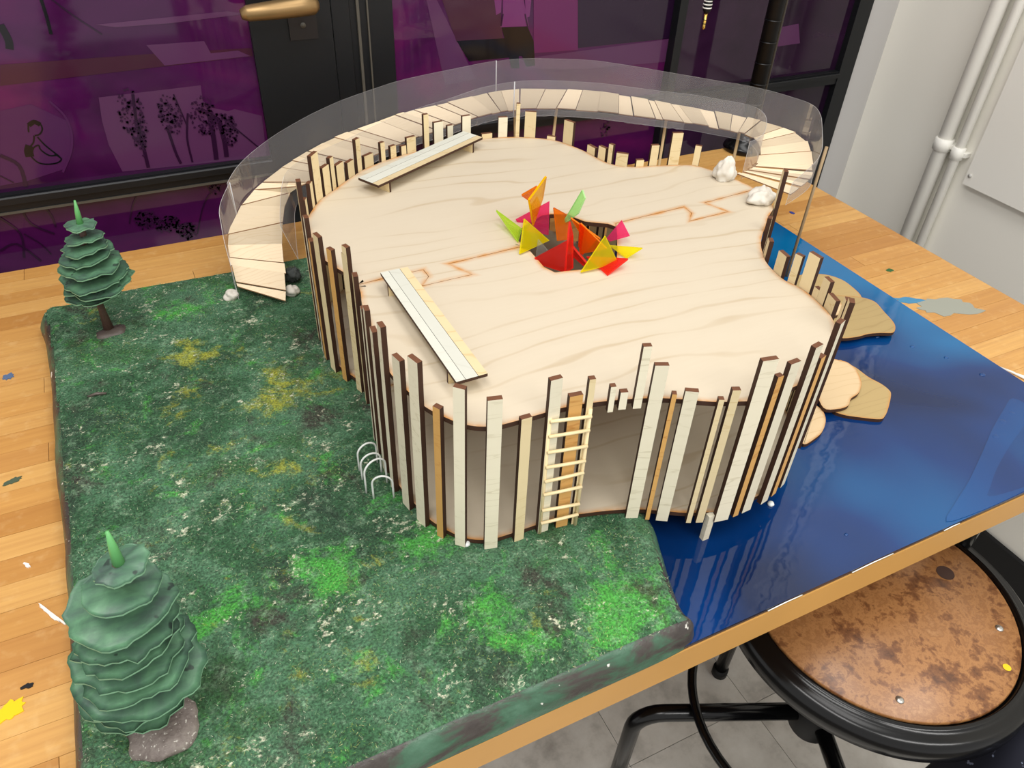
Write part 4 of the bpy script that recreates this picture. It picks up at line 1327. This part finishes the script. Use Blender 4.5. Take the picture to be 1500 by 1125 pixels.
# tall dowel at the right rear
dow = thing('dowel_post', 'tall thin wooden dowel standing in the blue water behind the pavilion', 'post', (.9223, .7916, TT+.006))
tube('shaft', [(0, 0, 0), (.0, -.002, .2245)], .0024, M['grey_stick'], dow, 10)

# ------------------------------------------------------------------ plywood pads on the water
for key, mat, lab in ((PAD_BACK, 'olive_ply', 'olive stained plywood pad farthest back on the water, under another pad'), (PAD_RIGHT, 'olive_ply', 'large olive stained plywood pad reaching right across the water, overlapping the one behind it'),
                      (PAD_STEP, 'tan_ply', 'small tan plywood pad half hidden behind the short slats'), (PAD_LOW, 'olive_ply', 'stained plywood pad lying flat on the water with a blue paint fleck'),
                      (PAD_MID, 'tan_ply', 'light tan plywood pad on top of the stained pad, beside the right palisade'), (PAD_FRONT, 'tan_ply', 'light tan plywood pad nearest the viewer, peeping out behind the right palisade')):
    z0, pts = key
    P = [(p.x, p.y) for p in spline([(x, y, 0) for x, y in pts], 4)]
    cx, cy = sum(p[0] for p in P)/len(P), sum(p[1] for p in P)/len(P)
    pad = plate('water_pad', [(x-cx, y-cy) for x, y in P], 0, .005, [M[mat], M['burnt']], None, .004)
    pad.location = (cx, cy, z0)
    tag(pad, lab, 'platform', 'plywood pads on the water')

# ------------------------------------------------------------------ model trees
def tree(info, lab, seed, smooth_n):
    b = Vector(info['base'])
    tip = Vector(info['tip'])
    t = thing('model_tree', lab, 'tree', b, 'model conifers on the turf')
    rr = random.Random(seed)
    D = [(Vector(d[:3]), d[3]) for d in info['discs']]
    low = D[-1][0]-b
    # trunk runs up through all tiers
    path = [Vector((0, 0, -.004))]+[Vector((low.x*.5, low.y*.5, low.z*.5))]+[d[0]-b for d in reversed(D)]
    tube('trunk', path, [.0075, .0046]+[.0042]*(len(path)-2), M['trunk'], t, 10)
    m = ico('root_mound', (.002, -.004, -.004), (.021, .017, .011), M['mound'], t, .35, 1.6, 3, seed)
    for k, (c, r) in enumerate(D):
        n = 44
        v, f = [], []
        ph = rr.random()*6
        rings_ = [(.0, 0), (.35, .0), (.7, -.0004), (.9, -.0012), (1.0, -.0018)]
        tx, ty = rr.uniform(-.10, .10), rr.uniform(-.10, .10)
        NR = len(rings_)
        for side in (0, 1):
            for q, (fr_, dz) in enumerate(rings_):
                for j in range(n):
                    th = 2*pi*j/n
                    R_ = r*fr_*(1+fr_*.17*noise.noise(Vector((cos(th)*1.3+ph, sin(th)*1.3, k*1.7+seed)))+fr_*.13*noise.noise(Vector((cos(th)*4+ph, sin(th)*4, k)))+(fr_ > .95)*-.05*abs(noise.noise(Vector((cos(th)*9+ph, sin(th)*9, k)))))
                    x, y = R_*cos(th), R_*sin(th)
                    z = dz*(1 if smooth_n else 1.2)+fr_*fr_*.0045*noise.noise(Vector((cos(th)*2, sin(th)*2+ph, k*2.3)))+x*tx+y*ty
                    v.append((x, y, z-(.0016 if side else 0)))
        for side in (0, 1):
            o_ = side*NR*n
            for q in range(NR-1):
                for j in range(n):
                    a4 = (o_+q*n+j, o_+q*n+(j+1) % n, o_+(q+1)*n+(j+1) % n, o_+(q+1)*n+j)
                    f.append(a4 if side == 1 else tuple(reversed(a4)))
        for j in range(n):
            a4 = ((NR-1)*n+j, (NR-1)*n+(j+1) % n, NR*n+(NR-1)*n+(j+1) % n, NR*n+(NR-1)*n+j)
            f.append(a4)
        o = mesh('foliage_tier', v, f, [M['tier'], M['tier_rim']], t, [0]*(len(f)-n)+[1]*n, False)
        o.data.polygons.foreach_set('use_smooth', [True]*(len(f)-n)+[False]*n)
        o.location = c-b
    topc = D[0][0]-b
    tv = tip-b
    sp = tube('leader', [topc-Vector((0, 0, .002)), topc.lerp(tv, .5), tv], [.0042, .003, .0011], M['leader'], t, 10)
    sp['label'] = 'pale green pointed leader'
    return t


tree(TREE_BACK, 'green tiered model conifer at the far left corner of the turf', 3, True)
tf = tree(TREE_FRONT, 'larger green tiered model conifer near the viewer on a grey rock', 8, False)
rk = ico('flat_rock', (ROCK[0]+.003, ROCK[1]-.003, TT+.0385), (.028, .025, .011), M['stone'], None, .22, 1.5, 3, 5)
tag(rk, 'rough grey-brown rock at the foot of the nearer conifer', 'rock')

# ------------------------------------------------------------------ stones, tuft, twig, wire arches
for p, s, lab, sd in ((STONE_A, (.0105, .009, .0085), 'white clay stone left of the foot of the boardwalk', 1), (STONE_B, (.010, .0095, .009), 'white clay stone right of the foot of the boardwalk', 2),
                      (STONE_C, (.017, .014, .021), 'white pointed clay stone on the deck left of the boardwalk exit', 3), (STONE_D, (.021, .017, .013), 'white shell-like clay stone on the deck right of the boardwalk exit', 4)):
    o = ico('clay_stone', (p[0], p[1], p[2]+s[2]*.6), s, M['clay'], None, .3 if sd < 3 else .38, 1.4 if sd < 3 else 1.9, 4, sd, flat=-.6*s[2])
    if sd > 2:
        for vv in o.data.vertices:
            k = max(0, vv.co.z/s[2])
            vv.co.x *= 1-.42*k
            vv.co.y *= 1-.42*k
    tag(o, lab, 'stone', 'white clay stones')
tu = thing('grey_bush', 'small dark grey fuzzy bush behind the stone at the boardwalk foot', 'bush', (TUFT[0], TUFT[1], TUFT[2]))
ico('bush_core', (0, 0, .011), (.011, .011, .011), M['fuzz'], tu, .5, 2.4, 3, 6)
v, f = [], []
for k in range(700):
    d = Vector((random.gauss(0, 1), random.gauss(0, 1), random.gauss(0, 1))).normalized()
    e = Vector((random.gauss(0, 1), random.gauss(0, 1), random.gauss(0, 1))).normalized()*.0003
    a = Vector((0, 0, .012))
    v += [a+d*.009+e, a+d*.009-e, a+d*random.uniform(.011, .0155)]
    f.append((3*k, 3*k+1, 3*k+2))
o = mesh('fuzz', v, f, M['fuzz'], tu)
o['kind'] = 'stuff'
tw = tube('twig', [TWIG_A, [(TWIG_A[i]+TWIG_B[i])/2+(.002 if i == 2 else 0) for i in range(3)], TWIG_B], [.0012, .002, .0014], M['mound'], None, 8)
tag(tw, 'short brown twig lying on the turf near its left edge', 'twig')
for k, (a, b_, h) in enumerate(ARCHES):
    a, b_ = Vector(a), Vector(b_)
    m_ = (a+b_)/2
    w2 = (b_-a).length/2
    ang = math.atan2(b_.y-a.y, b_.x-a.x)
    path = [(-w2, 0, -.004), (-w2, 0, (h-w2)*.5)]+[(-w2*cos(t*pi/10), 0, max(h-w2, h*.35)+(h-max(h-w2, h*.35))*sin(t*pi/10)) for t in range(11)]+[(w2, 0, (h-w2)*.5), (w2, 0, -.004)]
    o = tube('bike_rack', path, .0011, M['white_wire'], None, 8)
    o.location = (m_.x, m_.y, TT+.037)
    o.rotation_euler[2] = ang
    tag(o, ['white wire hoop farthest from the viewer beside the left palisade', 'second white wire hoop from the back beside the left palisade', 'third white wire hoop from the back beside the left palisade', 'white wire hoop nearest the viewer beside the left palisade'][k], 'bike rack', 'white wire hoops by the palisade')

# ------------------------------------------------------------------ clamp stand with the hanging plug
ps = thing('clamp_stand', 'tall black pole on a round clamp base at the back right corner of the table', 'stand', (1.222, 1.272, TT))
lathe('base', [(.0, 0), (.042, 0), (.046, .006), (.043, .014), (.03, .02), (.022, .03), (.019, .042)], M['black_gloss'], ps, 32, cap=True)
box('clamp_jaw', (.017, .026, -.02, .02, -.07, .004), M['black_matte'], ps, .002)
tube('pole', [(0, 0, .02), (0, 0, 1.25)], .0165, M['black_matte'], ps, 20)
for k in range(12):
    z = .06+k*.042
    tube('ring', [(0, 0, z), (0, 0, z+.003)], .0172, M['black_gloss'], ps, 20)
tube('edge_highlight', [(.021, -.004, .02), (.021, -.004, 1.25)], .003, M['bead'], ps, 8)  # glossy highlight down the pole's right edge, drawn as a thin grey rod
tube('arm', [(0, 0, 1.0), (-.1, -.03, 1.02), (-.19, -.02, 1.02)], .009, M['black_matte'], ps, 12)
jk = thing('audio_plug', 'audio jack plug with gold tip hanging on a cable before the window', 'plug', (1.03, 1.25, TT+.273))
tube('tip', [(.0, 0, 0), (0, 0, .0035), (0, 0, .006), (0, 0, .030)], [.0012, .0033, .0028, .0032], M['gold'], jk, 14)
for z in (.010, .017):
    tube('insulator', [(0, 0, z), (0, 0, z+.0014)], .0034, M['black_matte'], jk, 14)
tube('strain_sleeve', [(0, 0, .030), (0, 0, .034), (.001, 0, .056)], [.005, .0075, .0085], M['black_matte'], jk, 16)
for z in (.038, .044, .050):
    tube('sleeve_ring', [(0, 0, z), (0, 0, z+.002)], .0086, M['white'], jk, 16)
tube('shell', [(.001, 0, .056), (.001, 0, .06), (.002, 0, .12)], [.0085, .0115, .011], M['grey_plug'], jk, 18)
tube('cable', [(.002, 0, .12), (.003, 0, .2), (.002, .002, .66)], .003, M['black_matte'], jk, 8)

# ------------------------------------------------------------------ stool
SX, SY = .749, .332
stool = thing('drafting_stool', 'black steel stool with a worn brown hardboard seat under the table edge', 'stool', (SX, SY, 0))
zs = TT-.2
lathe('seat_disc', [(0, zs-.006), (.1735, zs-.006), (.1745, zs-.004), (.173, zs), (0, zs)], M['seat'], stool, 72)
lathe('seat_ring', [(.150, zs-.010), (.176, zs-.008), (.1775, zs-.001), (.180, zs+.003), (.184, zs-.001), (.189, zs-.004), (.196, zs-.003), (.202, zs-.009), (.205, zs-.018), (.205, zs-.034), (.201, zs-.038), (.150, zs-.036), (.150, zs-.010)], M['black_gloss'], stool, 96)
for a in (-.746, -2.227, .42, 2.3):
    ico('rivet', (.149*cos(a), .149*sin(a), zs), (.0055, .0055, .0025), M['steel'], stool, 0, 1, 2)
lathe('spot', [(0, zs+.0006), (.012, zs+.0004)], plain('dark_burn_spot', srgb(66, 48, 42), .5), stool, 20, (.118, -.008, 0))
lathe('spot', [(0, zs+.0006), (.005, zs+.0004)], M['st_yellow'], stool, 14, (.068, -.144, 0))
tube('column', [(0, 0, .36), (0, 0, zs-.02)], .021, M['black_matte'], stool, 24)
tube('hub', [(0, 0, .355), (0, 0, .365), (0, 0, .435), (0, 0, .44)], [.03, .036, .036, .03], M['black_matte'], stool, 24)
for k in range(4):
    a = radians(156+90*k)
    dx, dy = cos(a), sin(a)
    pth = [(dx*.02, dy*.02, .40), (dx*.2, dy*.2, .40)]+[(dx*(.245+.045*sin(t*pi/12)), dy*(.245+.045*sin(t*pi/12)), .355+.045*cos(t*pi/12)) for t in range(7)]+[(dx*.30, dy*.30, .02)]
    leg = tube('leg', pth, .0135, M['black_gloss'], stool, 16)
    tube('foot_cap', [(dx*.3, dy*.3, 0), (dx*.3, dy*.3, .022)], .017, M['black_matte'], leg, 14)
tube('foot_ring', [(.2*cos(t*2*pi/64), .2*sin(t*2*pi/64), .4205) for t in range(64)], .0075, M['black_gloss'], stool, 12, True)
bp = tube('back_post', [(.19, .025, zs-.03), (.203, .03, zs+.01), (.208, .03, TT-.046)], .016, M['black_gloss'], stool, 14)

# cloth at the lower right corner
cl = thing('floral_cloth', 'dark navy cloth with small pale flowers hanging beside the stool', 'cloth', (.835, .07, 0))
v, f = [], []
n = 64
prof = [(.02, .655), (.06, .648), (.085, .625), (.1, .58), (.108, .5), (.118, .35), (.13, .18), (.14, .0)]
for q, (r, z) in enumerate(prof):
    for j in range(n):
        th = 2*pi*j/n
        k = 1+(.10*q/7)*sin(th*7+q*.2)+.05*sin(th*3+1)
        v.append((r*k*cos(th), r*k*sin(th), z))
for q in range(len(prof)-1):
    for j in range(n):
        f.append((q*n+j, (q+1)*n+j, (q+1)*n+(j+1) % n, q*n+(j+1) % n))
f.append(tuple(range(n)))
mesh('drape', v, f, M['cloth'], cl, None, True)
